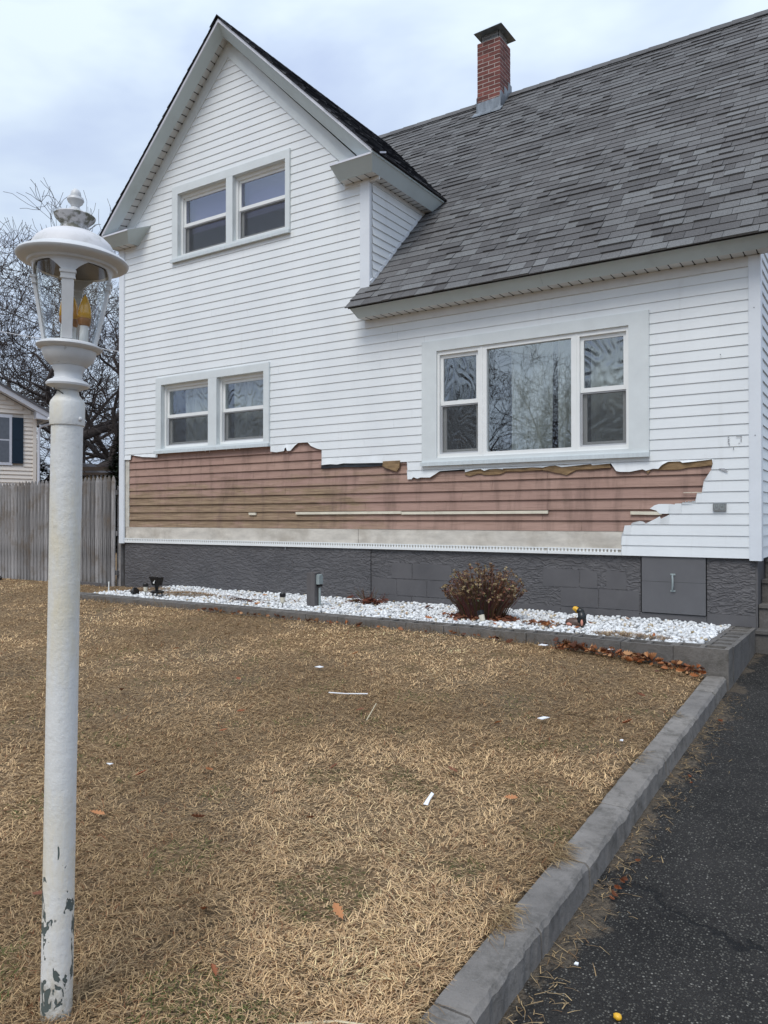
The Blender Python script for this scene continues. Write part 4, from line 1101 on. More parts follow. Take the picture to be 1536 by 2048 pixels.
def gravel():
    N = 14000; rng = NP
    base_v = []; base = MB().blob((0, 0, 0), 1, n=5, m=4); bv = np.array(base.v); bf = base.f
    tri = []
    for f in bf: tri += [f] if len(f) == 3 else [(f[0], f[1], f[2]), (f[0], f[2], f[3])]
    bf = np.array(tri); nv = len(bv)
    x = rng.uniform(-7.75, -.26, N); y = rng.uniform(-1.29, .01, N)
    s = rng.uniform(.010, .023, N)
    lump = np.array([noise.noise(Vector((a*1.6, b*2.4, 0))) for a, b in zip(x, y)])
    # bare brown patches
    keep = np.ones(N, bool)
    for (cx, cy, rx, ry) in ((-6.55, -.72, .62, .26), (-7.55, -.5, .45, .42), (-5.6, -.85, .22, .10), (-.85, -1.13, .36, .10)):
        d = ((x-cx)/rx)**2 + ((y-cy)/ry)**2; keep &= (d + rng.normal(0, .35, N)) > 1
    layer = rng.uniform(-.016, .020, N)
    z = -.622 + lump*.018 + layer - np.clip((-y-1.15)*.10, 0, .03)
    x, y, z, s = x[keep], y[keep], z[keep], s[keep]; N = len(x)
    sc = np.stack([s*rng.uniform(.8, 1.35, N), s*rng.uniform(.8, 1.35, N), s*rng.uniform(.55, .95, N)], 1)
    V = bv[None]*(1+rng.uniform(-.25, .25, (N, nv, 1)))*sc[:, None, :]
    a = rng.uniform(0, 6.28, N); ca, sa = np.cos(a), np.sin(a); tl = rng.uniform(-.6, .6, N); ct, s_t = np.cos(tl), np.sin(tl)
    Y = V[..., 1]*ct[:, None] - V[..., 2]*s_t[:, None]; Z = V[..., 1]*s_t[:, None] + V[..., 2]*ct[:, None]; X = V[..., 0]
    V = np.stack([X*ca[:, None]-Y*sa[:, None] + x[:, None], X*sa[:, None]+Y*ca[:, None] + y[:, None], Z + z[:, None]], 2)
    F = (bf[None] + (np.arange(N)*nv)[:, None, None]).reshape(-1, 3)
    g = np.clip(rng.normal(.72, .11, N), .30, .85); tint = rng.uniform(-.02, .02, (N, 1))*np.array([[1, 1, 1]]); tan_ = rng.uniform(0, 1, N) < .07; tint = np.where(tan_[:, None], np.array([[-.15, -.24, -.36]]), tint)
    C = np.repeat(np.clip(g[:, None]*np.array([[.98, 1.0, 1.0]])+tint, .08, .86)[:, None, :], nv, 1).reshape(-1, 3)
    np_mesh('white_gravel', V.reshape(-1, 3), F, 'stone', C, kind='stuff', label='white marble chips filling the bed along the foundation')
    m = MB().box(-7.78, -.22, -1.31, .03, -.80, -.648); m.build('gravel_bed', simple('grey_sand', (.45, .44, .42), .95, .2, 40), kind='structure')
gravel()

# ------------------------------------------------------------------ grass
def blades(name, x, y, z, ln, wd, ang, lean, cols, bend, m='attr', kind='stuff', label=None):
    """flat ribbons, two segments each, from numpy arrays"""
    N = len(x); dx, dy = np.cos(ang), np.sin(ang); px, py = -dy, dx
    l1 = ln*.5
    cl, sl = np.cos(lean), np.sin(lean); l2 = np.clip(lean-bend, -.2, 1.5)
    P0 = np.stack([x, y, z], 1)
    P1 = P0 + np.stack([dx*cl*l1, dy*cl*l1, sl*l1], 1)
    a2 = ang + NP.normal(0, .45, N)
    P2 = P1 + np.stack([np.cos(a2)*np.cos(l2)*l1, np.sin(a2)*np.cos(l2)*l1, np.sin(l2)*l1], 1)
    w = np.stack([px, py, np.zeros(N)], 1)*wd[:, None]
    V = np.stack([P0-w, P0+w, P1+w*.85, P1-w*.85, P2+w*.25, P2-w*.25], 1).reshape(-1, 3)
    b = (np.arange(N)*6)[:, None]
    F = np.concatenate([b+np.array([[0, 1, 2, 3]]), b+np.array([[3, 2, 4, 5]])], 0)
    C = np.repeat(cols[:, None, :], 6, 1).reshape(-1, 3)
    return np_mesh(name, V, F, m, C, kind=kind, label=label)

def vnoise(x, y, s, seed=0):
    return np.array([noise.noise(Vector((a*s, b*s, seed))) for a, b in zip(x, y)])

def lawn():
    rng = NP
    N = 430000
    r_ = np.exp(rng.uniform(math.log(1.3), math.log(15.5), N)); az = rng.uniform(math.radians(-72), math.radians(2), N)
    x = CAM.x + r_*np.sin(az); y = CAM.y + r_*np.cos(az)
    # grid noise lookup (fast)
    gx = np.arange(-13, 1, .08); gy = np.arange(-8, 1.2, .08)
    G1 = np.array([[noise.noise(Vector((a*.75, b*.75, 5))) for a in gx] for b in gy]); G2 = np.array([[noise.noise(Vector((a*3.2, b*3.2, 9))) for a in gx] for b in gy])
    ok = (x < -.195) & (x > -12.8) & (y < -.12) & (y > -7.9) & ((y < -1.52) | (x < -7.98))
    x, y, r_ = x[ok], y[ok], r_[ok]
    N = len(x)
    ix = ((x+13)/.08).astype(int); iy = ((y+8)/.08).astype(int); n1 = G1[iy, ix]; n2 = G2[iy, ix]
    yy = np.minimum(y, -1.5)
    z = -.795 + .063*(yy+1.5) + .004 + .135*(1-np.exp((x+.19)/.85)) - .010
    far = np.clip((r_-3)/9, 0, 1)
    ln = rng.uniform(.016, .055, N)*(1+.4*n2); wd = rng.uniform(.0008, .0016, N)*(1+far*2.2)
    # tufts: neighbouring blades share a direction
    ang = n1*5 + n2*9 + rng.normal(0, 1.1, N)
    lean = np.clip(rng.normal(.26, .26, N) + .2*n2, -.02, 1.25)
    z = z + rng.uniform(-.004, .012, N) + np.maximum(n2, 0)*.012
    t = rng.uniform(0, 1, (N, 1)); u = rng.uniform(0, 1, (N, 1))
    A = np.array([[.23, .128, .060]]); B = np.array([[.85, .595, .315]]); Cc = np.array([[.46, .32, .185]])
    cols = A*(1-t**.85) + B*t**.85
    cols = np.where(u < .25, Cc*(.6+.8*t), cols)
    pale = np.clip(n1*1.5+.25, 0, 1)[:, None]; cols = cols*(1-.25*(1-pale)) + np.array([[.05, .045, .035]])*pale*.8
    brown = np.clip(-n1*2.2+n2*.9+.05, 0, 1)[:, None]; cols = cols*(1-.30*brown)*np.clip(1.12+.30*n2[:, None], .7, 1.5)
    thin = (n2 > .33) & (rng.uniform(0, 1, N) < .55); ln = np.where(thin, ln*.35, ln)
    red = (rng.uniform(0, 1, N) < .05)[:, None]; cols = np.where(red, np.array([[.20, .085, .04]]), cols)
    green = ((n2 < -.28) & (rng.uniform(0, 1, N) < .30))[:, None]; cols = np.where(green, np.array([[.10, .115, .035]]), cols)
    blades('lawn_grass', x, y, z, ln, wd, ang, lean, np.clip(cols, .01, .88), rng.uniform(.1, .8, N), label='flattened straw brown winter grass of the front lawn')
lawn()

def straw_patches():
    rng = NP; X, Y, Z, A, L_ = [], [], [], [], []
    for (cx, cy, rx, ry, n, h) in ((-6.55, -.72, .60, .24, 2400, .05), (-7.55, -.55, .42, .42, 1600, .012), (-.85, -1.13, .34, .09, 700, .02), (-.42, -1.10, .08, .05, 60, .01), (-4.95, -.62, .25, .06, 140, .01), (-5.6, -.85, .2, .09, 160, .01)):
        a = rng.uniform(0, 6.28, n); q = np.sqrt(rng.uniform(0, 1, n))
        X.append(cx+rx*q*np.cos(a)); Y.append(cy+ry*q*np.sin(a)); Z.append(-.632 + h*(1-q)**1 + rng.uniform(0, .012, n) + (.012 if h < .03 and cx > -7 else 0)); A.append(rng.uniform(0, 6.28, n)); L_.append(rng.uniform(.03, .09, n))
    x, y, z, a, l = map(np.concatenate, (X, Y, Z, A, L_)); N = len(x); t = rng.uniform(0, 1, (N, 1))
    cols = np.array([[.16, .09, .045]])*(1-t) + np.array([[.42, .29, .16]])*t
    blades('straw_litter', x, y, z, l, rng.uniform(.001, .0026, N), a, rng.uniform(0, .5, N), cols, rng.uniform(0, .5, N), label='dry straw matted over patches of the stone bed')
    # tufts hanging over the curb and dirt line debris on the drive side
    X, Y, Z, A, L_, Le = [], [], [], [], [], []
    for cy, n in ((-4.60, 160), (-5.14, 150), (-5.75, 110), (-6.1, 60), (-3.4, 30), (-2.6, 20)):
        X.append(rng.uniform(-.225, -.165, n)); yy = cy + rng.normal(0, .05, n); Y.append(yy); Z.append(-.795+.063*(yy+1.5)+rng.uniform(0, .008, n)); A.append(rng.normal(-.5, .5, n)); L_.append(rng.uniform(.04, .11, n)); Le.append(rng.uniform(.02, .4, n))
    n = 900; yy = rng.uniform(-7.4, -1.6, n); X.append(-.035 + np.abs(rng.normal(0, .07, n))); Y.append(yy); Z.append(-.91+.063*(yy+1.5)+.008+rng.uniform(0, .01, n)); A.append(rng.uniform(0, 6.28, n)); L_.append(rng.uniform(.015, .07, n)); Le.append(rng.uniform(0, .25, n))
    n = 2200; xx = rng.uniform(-7.9, -.2, n); X.append(xx); Y.append(rng.normal(-1.535, .03, n)); Z.append(np.array([lawn_z(q, -1.55) for q in xx])+.002); A.append(rng.uniform(3.4, 6.0, n)); L_.append(rng.uniform(.03, .10, n)); Le.append(rng.uniform(.1, 1.3, n))
    x, y, z, a, l, le = map(np.concatenate, (X, Y, Z, A, L_, Le)); N = len(x); t = rng.uniform(0, 1, (N, 1)); cols = np.array([[.17, .10, .05]])*(1-t) + np.array([[.46, .34, .18]])*t
    keep = (y < -1.51) | (x > -.2); x, y, z, a, l, le, cols = x[keep], y[keep], z[keep], a[keep], l[keep], le[keep], cols[keep]; N = len(x)
    blades('edge_grass', x, y, z, l, rng.uniform(.0008, .0018, N), a, le, cols, rng.uniform(0, .7, N), label='longer dry grass along the border, curb and drive edge')
straw_patches()

# ------------------------------------------------------------------ leaves
def leaf_mesh(mb, c, s, rz, tilt, col, curl=.25):
    """a lobed oak leaf, curled lengthwise"""
    half = [(0, .02), (.12, .05), (.2, .16), (.28, .10), (.38, .24), (.48, .13), (.58, .27), (.70, .14), (.80, .20), (.90, .09), (1.0, 0)]
    top = [(x-.5, y) for x, y in half]; vs = []
    M3 = Matrix.Translation(c) @ Matrix.Rotation(rz, 4, 'Z') @ Matrix.Rotation(tilt, 4, 'X') @ Matrix.Rotation(R.uniform(-.5, .5), 4, 'Y')
    for x, y in top: vs += [(x*s, y*s, s*(curl*y*1.6 + curl*x*x)), (x*s, 0, s*curl*x*x), (x*s, -y*s, s*(curl*y*1.6 + curl*x*x))]
    n = len(top); vs = [M3 @ Vector(v) for v in vs]
    fs = [(i*3, i*3+1, i*3+4, i*3+3) for i in range(n-1)] + [(i*3+1, i*3+2, i*3+5, i*3+4) for i in range(n-1)]
    mb.col = col; mb.add(vs, fs)
LEAFC = [(.36, .135, .05), (.27, .095, .04), (.18, .07, .035), (.44, .20, .085), (.12, .05, .03), (.50, .27, .13)]
def shade(c):
    k = R.uniform(.5, 1.15)
    return tuple(q*k for q in c)
def leaves():
    m = MB(); m.c = []
    for i in range(270):
        x = -1.35 + 1.15*R.random()**.8 if i < 190 else R.uniform(-5.6, -.25); 
        y = -1.53 - abs(R.gauss(0, .07 if i < 190 else .04)); z = lawn_z(x, y) + R.uniform(.004, .05 if i < 190 else .02)
        leaf_mesh(m, (x, y, z), R.uniform(.03, .078), R.uniform(0, 6.3), R.uniform(-1.4, 1.4), shade(R.choice(LEAFC)), R.uniform(.2, 1.6))
    m.build('leaf_drift', 'leafm', kind='stuff', label='drift of curled orange brown oak leaves against the block border')
    m = MB(); m.c = []
    for i in range(120):
        t = R.random()
        if t < .35: x, y = R.gauss(-1.62, .10), R.gauss(-.98, .06)
        elif t < .75: x, y = R.gauss(-2.35, .26), R.gauss(-.9, .10)
        else: x, y = R.uniform(-7.4, -.4), R.uniform(-1.25, -.2)
        leaf_mesh(m, (x, min(y, -.08), -.60+R.uniform(0, .02)), R.uniform(.04, .085), R.uniform(0, 6.3), R.uniform(-.7, .7), R.choice(LEAFC), R.uniform(.2, .7))
    m.build('bed_leaves', 'leafm', kind='stuff', label='brown leaves caught among the white stones')
    m = MB(); m.c = []
    for i in range(11):
        y = R.choice((-2.3, -3.4, -4.35, -4.45, -4.55)) + R.gauss(0, .07); x = .03+abs(R.gauss(0, .03))
        leaf_mesh(m, (x, y, drive_z(y)+.02), R.uniform(.025, .045), R.uniform(0, 6.3), R.uniform(-.9, .9), R.choice(LEAFC[1:3]), .9)
    m.build('curb_leaves', 'leafm', kind='stuff', label='brown leaves lodged at the foot of the curb')
    # single leaves on the lawn
    pts = [(-2.35, -4.15), (-2.2, -4.45), (-1.35, -4.55), (-1.1, -5.05), (-1.85, -4.9), (-.95, -3.5), (-.42, -2.45), (-2.9, -3.6), (-3.4, -4.2), (-1.5, -5.3), (-1.0, -5.75), (-.62, -5.5), (-.75, -5.95), (-1.55, -6.0), (-.5, -4.35), (-1.75, -3.75), (-2.6, -2.6), (-4.1, -3.1), (-3.0, -4.9), (-.85, -4.25), (-1.9, -5.5), (-1.25, -6.15), (-.35, -3.0), (-2.1, -5.1)]
    for x, y in pts:
        mb = MB(); mb.c = []; z = lawn_z(x, y)+.022
        leaf_mesh(mb, (x, y, z), R.uniform(.045, .075), R.uniform(0, 6.3), R.uniform(-.5, .5), R.choice(LEAFC[:4]), R.uniform(.2, .6))
        mb.build('dead_leaf', 'leafm', org=(x, y, z), label='curled brown oak leaf lying alone on the lawn', cat='leaf', group='single dead leaves scattered on the lawn')
leaves()

def litter():
    def chip(x, y, pts, label, z=None, h=.004, mt='chipw', name='siding_fragment', cat='fragment', tilt=.15, up=.02):
        z = lawn_z(x, y)+up if z is None else z
        m = MB().prism([(a*.62, b*.62, 0) for a, b in pts], (0, 0, h)); xf = Matrix.Translation((x, y, z)) @ Matrix.Rotation(tilt, 4, 'X')
        m.build(name, mt, org=(x, y, z), xf=xf, label=label, cat=cat)
    chip(-2.603, -3.061, [(-.05, -.02), (.03, -.025), (.06, .015), (-.01, .03)], 'small pale chip of siding on the middle of the lawn towards the house')
    chip(-.77, -3.278, [(-.04, -.03), (.01, -.04), (.06, .03), (.0, .03)], 'long white siding splinter on the grass left of the curb')
    chip(-.767, -4.63, [(-.02, -.05), (.015, -.05), (.012, 0), (.02, .05), (-.005, .06), (-.012, .01)], 'bright white upright chip of siding in the centre of the lawn', tilt=.6, up=.035)
    chip(-2.348, -5.095, [(-.03, -.01), (.02, -.02), (.03, .01)], 'white three cornered scrap in the grass right of the lamp post')
    chip(-.30, -3.30, [(-.015, -.01), (.015, -.015), (.01, .015), (-.01, .012)], 'tiny white chip on the grass touching the curb')
    chip(-1.416, -1.62, [(-.06, -.025), (.04, -.03), (.06, .02), (-.03, .03)], 'flat grey white scrap at the left end of the leaf drift', up=.02)
    chip(-.873, -1.60, [(-.03, -.02), (.02, -.02), (.035, .01), (-.01, .025)], 'round white scrap sitting on top of the orange leaf drift', up=.06)
    chip(.06, -5.088, [(-.01, -.01), (.012, -.008), (.01, .01), (-.008, .01)], 'white pebble sized chip on the driveway near the curb', z=drive_z(-5.088)+.012)
    p = [(-2.14, -3.55), (-2.03, -3.52), (-1.90, -3.45)]
    MB().tube([(x, y, lawn_z(x, y)+.018) for x, y in p], .004, 6).build('vinyl_strip', 'chipw', label='thin straight white strip lying across the middle of the lawn', cat='strip')
    p = [(-1.72, -3.62), (-1.66, -3.76), (-1.60, -3.9)]
    MB().tube([(x, y, lawn_z(x, y)+.03) for x, y in p], .003, 5).build('straw_stalk', 'straw', label='short pale stalk just below the white strip on the lawn', cat='stalk')
    p = [(-.52, -5.98, .03), (-.36, -5.86, .028), (-.21, -5.80, .022), (-.055, -5.74, .02)]
    MB().tube([(x, y, curb_top(y)+h) for x, y, h in p], .0035, 5).build('reed_stalk', 'straw', label='long dry reed lying over the near end of the curb', cat='stalk')
    MB().blob((.250, -5.27, drive_z(-5.27)+.014), .013, (1.1, .9, .8), wob=.1).build('acorn', 'yellow', smooth=True, label='small yellow nut on the black driveway', cat='nut')
litter()

# ------------------------------------------------------------------ things in the bed
def shrub(cx, cy, zb, n, hgt, spread, name, label, seed, heads=True, cat='shrub', base=.10):
    rr = random.Random(seed); s = empty(name, (cx, cy, zb), label, cat)
    m = MB(); m.c = []; hd = MB(); hd.c = []
    for i in range(n):
        a = rr.uniform(0, 6.283); q = math.sqrt(rr.random()); bx, by = cx+base*q*math.cos(a), cy+base*.7*q*math.sin(a)
        L = hgt*rr.uniform(.72, 1.05)*(1-.42*q*q); lean = q*spread
        ex, ey = bx + math.cos(a)*lean*L, by + math.sin(a)*lean*L*.8
        ez = zb + L*math.cos(lean*.62)
        mid = ((bx+ex)/2 + rr.uniform(-.02, .02) - math.cos(a)*lean*.04, (by+ey)/2, zb + (ez-zb)*.52)
        m.col = tuple(c*rr.uniform(.6, 1.4) for c in (.115, .060, .040))
        m.tube([(bx, by, zb-.02), mid, (ex, ey, ez)], [.0034, .0028, .0018], 4, cap=False)
        if rr.random() < .5:
            t = rr.uniform(.4, .8); px, py, pz = bx+(ex-bx)*t, by+(ey-by)*t, zb+(ez-zb)*t; aa = a+rr.uniform(-1.2, 1.2)
            m.tube([(px, py, pz), (px+.06*math.cos(aa), py+.06*math.sin(aa), pz+.08)], [.002, .0012], 3, cap=False)
            if heads: hd.col = tuple(c*rr.uniform(.6, 1.5) for c in (.20, .12, .065)); tips = (px+.06*math.cos(aa), py+.06*math.sin(aa), pz+.08); star(hd, tips, .018, rr)
        if heads and rr.random() < .75:
            hd.col = rr.choice([(.16, .085, .05), (.24, .15, .08), (.34, .26, .14), (.10, .055, .035)])
            for _ in range(3): star(hd, (ex+rr.uniform(-.014, .014), ey+rr.uniform(-.014, .014), ez+rr.uniform(-.014, .014)), rr.uniform(.012, .022), rr)
    m.build('stems', 'attr', s)
    if hd.v: hd.build('seed_heads', 'leafm', s)
    return s
def star(m, c, s, rr):
    for _ in range(3):
        a, b = rr.uniform(0, 6.28), rr.uniform(-.9, .9); d = Vector((math.cos(a)*math.cos(b), math.sin(a)*math.cos(b), math.sin(b)))
        o = d.orthogonal().normalized()*s*.45; c_ = Vector(c); m.add([c_-d*s*.4, c_+o, c_+d*s, c_-o], [(0, 1, 2, 3)])
HS = shrub(-2.33, -.84, -.62, 430, .53, .74, 'dry_shrub', 'rounded bush of leafless brown stems with dried flower heads', 3, base=.20)
def shrub_base():
    m = MB(); m.c = []
    for i in range(300):
        a = R.uniform(0, 6.28); q = math.sqrt(R.random()); x = -2.33 + .36*q*math.cos(a); y = -.86 + .20*q*math.sin(a)
        leaf_mesh(m, (x, y, -.60 + R.uniform(0, .12)*(1-q)), R.uniform(.035, .075), R.uniform(0, 6.3), R.uniform(-1.3, 1.3), R.choice([(.17, .062, .032), (.11, .042, .026), (.26, .10, .05), (.07, .03, .02)]), R.uniform(.2, .8))
    m.build('fallen_leaves', 'leafm', HS)
shrub_base()
shrub(-4.0, -.36, -.62, 46, .20, 1.5, 'dead_perennial', 'low tuft of dead reddish stalks right of the grey post', 5, heads=False, cat='plant')
def perennial_leaves():
    s = bpy.data.objects['dead_perennial']; m = MB(); m.c = []
    for i in range(46): leaf_mesh(m, (-3.98+R.gauss(0, .13), -.40+R.gauss(0, .04), -.60+R.uniform(0, .05)), R.uniform(.05, .10), R.uniform(0, 6.3), R.uniform(-1, 1), R.choice([(.17, .055, .03), (.12, .045, .03)]), .6)
    m.build('dead_foliage', 'leafm', s)
perennial_leaves()

def bed_items():
    # grey post with an outlet on its far side
    p = empty('outlet_post', (-4.36, -.91, -.62), 'grey weathered wooden post standing in the stones with an outlet on its back', 'post')
    a = math.radians(-8)
    m = MB(); m.box(-4.415, -4.305, -.955, -.865, -.72, -.235); m.build('post', 'postgrey', p)
    MB().box(-4.304, -4.262, -.93, -.86, -.36, -.262).tube([(-4.283, -.90, -.262), (-4.283, -.90, -.250)], .03, 10).build('outlet_cover', 'boxgrey', p)
    MB().box(-4.304, -4.258, -.92, -.875, -.385, -.362).build('outlet_box', 'blackp', p)
    MB().tube([(-4.282, -.895, -.40), (-4.280, -.895, -.66)], .013, 8).build('conduit', 'boxgrey', p)
    # spotlight
    s = empty('garden_spotlight', (-6.72, -1.08, -.62), 'black plastic flood light on a three legged stake near the left end of the bed', 'garden light')
    x, y = -6.70, -1.08
    MB().hexa([(x-.05, y-.04, -.475), (x+.05, y-.04, -.475), (x+.05, y+.03, -.475), (x-.05, y+.03, -.475), (x-.075, y-.06, -.37), (x+.075, y-.06, -.37), (x+.075, y+.04, -.375), (x-.075, y+.04, -.375)]).box(x-.08, x+.08, y-.066, y-.055, -.385, -.362).build('lamp_housing', 'blackp', s)
    MB().prism([(x-.01, y-.062, -.44), (x+.02, y-.062, -.41), (x+.03, y-.062, -.40), (x+.012, y-.062, -.45)], (0, .004, 0)).build('sticker', 'stk', s)
    MB().tube([(x, y-.01, -.47), (x, y-.01, -.53)], [.03, .018], 8).build('swivel', 'blackp', s)
    MB().lathe([(.02, -.53), (.085, -.545), (.085, -.565), (.03, -.575)], (x, y, 0), 12).build('base_plate', 'blackp', s)
    for k in range(3): 
        b = k*2.1+.4; MB().tube([(x+.06*math.cos(b), y+.06*math.sin(b), -.56), (x+.075*math.cos(b), y+.075*math.sin(b), -.66)], [.01, .006], 6).build('leg', 'blackp', s)
    # solar stake lights
    def stake_light(x, y, z, h, tip, label, ax=(0, 0)):
        t = empty('solar_light', (x, y, z), label, 'garden light', 'small solar stake lights in the stone bed')
        d = Vector((ax[0], ax[1], 1)).normalized(); b = Vector((x, y, z))
        q = d.to_track_quat('Z', 'Y').to_matrix().to_4x4(); T = Matrix.Translation(b) @ q
        MB().tube([(0, 0, -.02), (0, 0, h)], .006, 6).build('stake', 'steel', t, xf=T)
        MB().lathe([(.012, h), (.024, h+.015), (.028, h+.065), (.026, h+.07)], (0, 0, 0), 10).build('lens', 'cream', t, xf=T)
        MB().lathe([(.03, h+.07), (.034, h+.075), (.034, h+.105), (.028, h+.112)], (0, 0, 0), 10).build('cap', 'blackp', t, xf=T)
    stake_light(-6.82, -1.16, -.63, .07, 1, 'black topped solar stake light just left of the flood light')
    stake_light(-4.62, -1.12, -.63, .06, 1, 'black topped solar stake light left of the grey post')
    stake_light(-2.20, -1.10, -.62, .02, 1, 'solar stake light leaning in front of the dry bush', (-.35, .1))
    # toppled light head
    t = empty('fallen_light', (-7.1, -1.1, -.60), 'toppled round black lamp head lying at the left end of the stones', 'garden light')
    T = Matrix.Translation((-7.1, -1.1, -.575)) @ Matrix.Rotation(1.1, 4, 'Y')
    MB().lathe([(.02, -.03), (.05, -.02), (.055, .02), (.045, .035)], n=14).build('lamp_head', 'blackp', t, xf=T); MB().tube([(0, 0, -.03), (-.02, 0, -.14)], .008, 6).build('stem', 'steel', t, xf=T)
    # white stake
    MB().tube([(-7.75, -1.0, -.64), (-7.745, -1.0, -.48)], .009, 6).build('marker_stake', 'stk', label='thin white plastic stake beside the fence at the left end of the bed', cat='stake')
    # twigs
    tw = MB()
    for i in range(16):
        x, y = -5.45+R.gauss(0, .2), -.95+R.gauss(0, .08); a = R.uniform(-.5, .5); L = R.uniform(.08, .25)
        tw.tube([(x, y, -.59), (x+L*.5*math.cos(a), y+.5*L*math.sin(a), -.575), (x+L*math.cos(a), y+L*math.sin(a), -.59)], .004, 4)
    tw.build('twig_litter', 'bark2', kind='stuff', label='broken dark twigs lying on the stones left of the post')
    # duck ornament
    d = empty('duck_ornament', (-1.40, -.93, -.62), 'weathered brown duck figurine with raised yellow bill among the stones', 'figurine')
    body = MB()
    body.blob((-1.385, -.93, -.565), .075, (1.25, .72, .62), 16, 10); 
    body.build('body', 'duck', d, smooth=True)
    MB().tube([(-1.335, -.93, -.555), (-1.325, -.93, -.505), (-1.335, -.93, -.462)], [.050, .036, .030], 12).blob((-1.342, -.932, -.458), .034, (1, .9, .85), 12, 8).build('neck', 'duckd', d, smooth=True)
    MB().hexa([(-1.375, -.945, -.475), (-1.345, -.945, -.485), (-1.345, -.915, -.485), (-1.375, -.915, -.475), (-1.40, -.952, -.435), (-1.362, -.950, -.428), (-1.362, -.912, -.428), (-1.40, -.908, -.435)]).blob((-1.385, -.93, -.44), .027, (1, .9, .8), 10, 7).build('bill', 'yellow', d, smooth=True)
    MB().blob((-1.425, -.975, -.575), .022, (1.4, .5, .7), 8, 6).blob((-1.312, -.975, -.555), .02, (.6, .6, 1.4), 8, 6).build('wing_patch', 'pinkp', d, smooth=True)
    MB().prism([(-1.46, -.95, -.585), (-1.50, -.93, -.60), (-1.46, -.91, -.59)], (0, 0, .012)).build('tail', 'duck', d)
    # stone at the fence and old board along its foot
    MB().blob((-11.55, -.35, -.64), .11, (1.4, .8, .5), 10, 7, .15).build('field_stone', 'pebd', label='dark rounded stone at the foot of the picket fence', cat='stone')
    MB().box(-9.9, -8.9, -.16, -.11, -.69, -.62).build('edge_board', 'postgrey', label='old grey board lying along the foot of the fence by the house corner', cat='board')
bed_items()

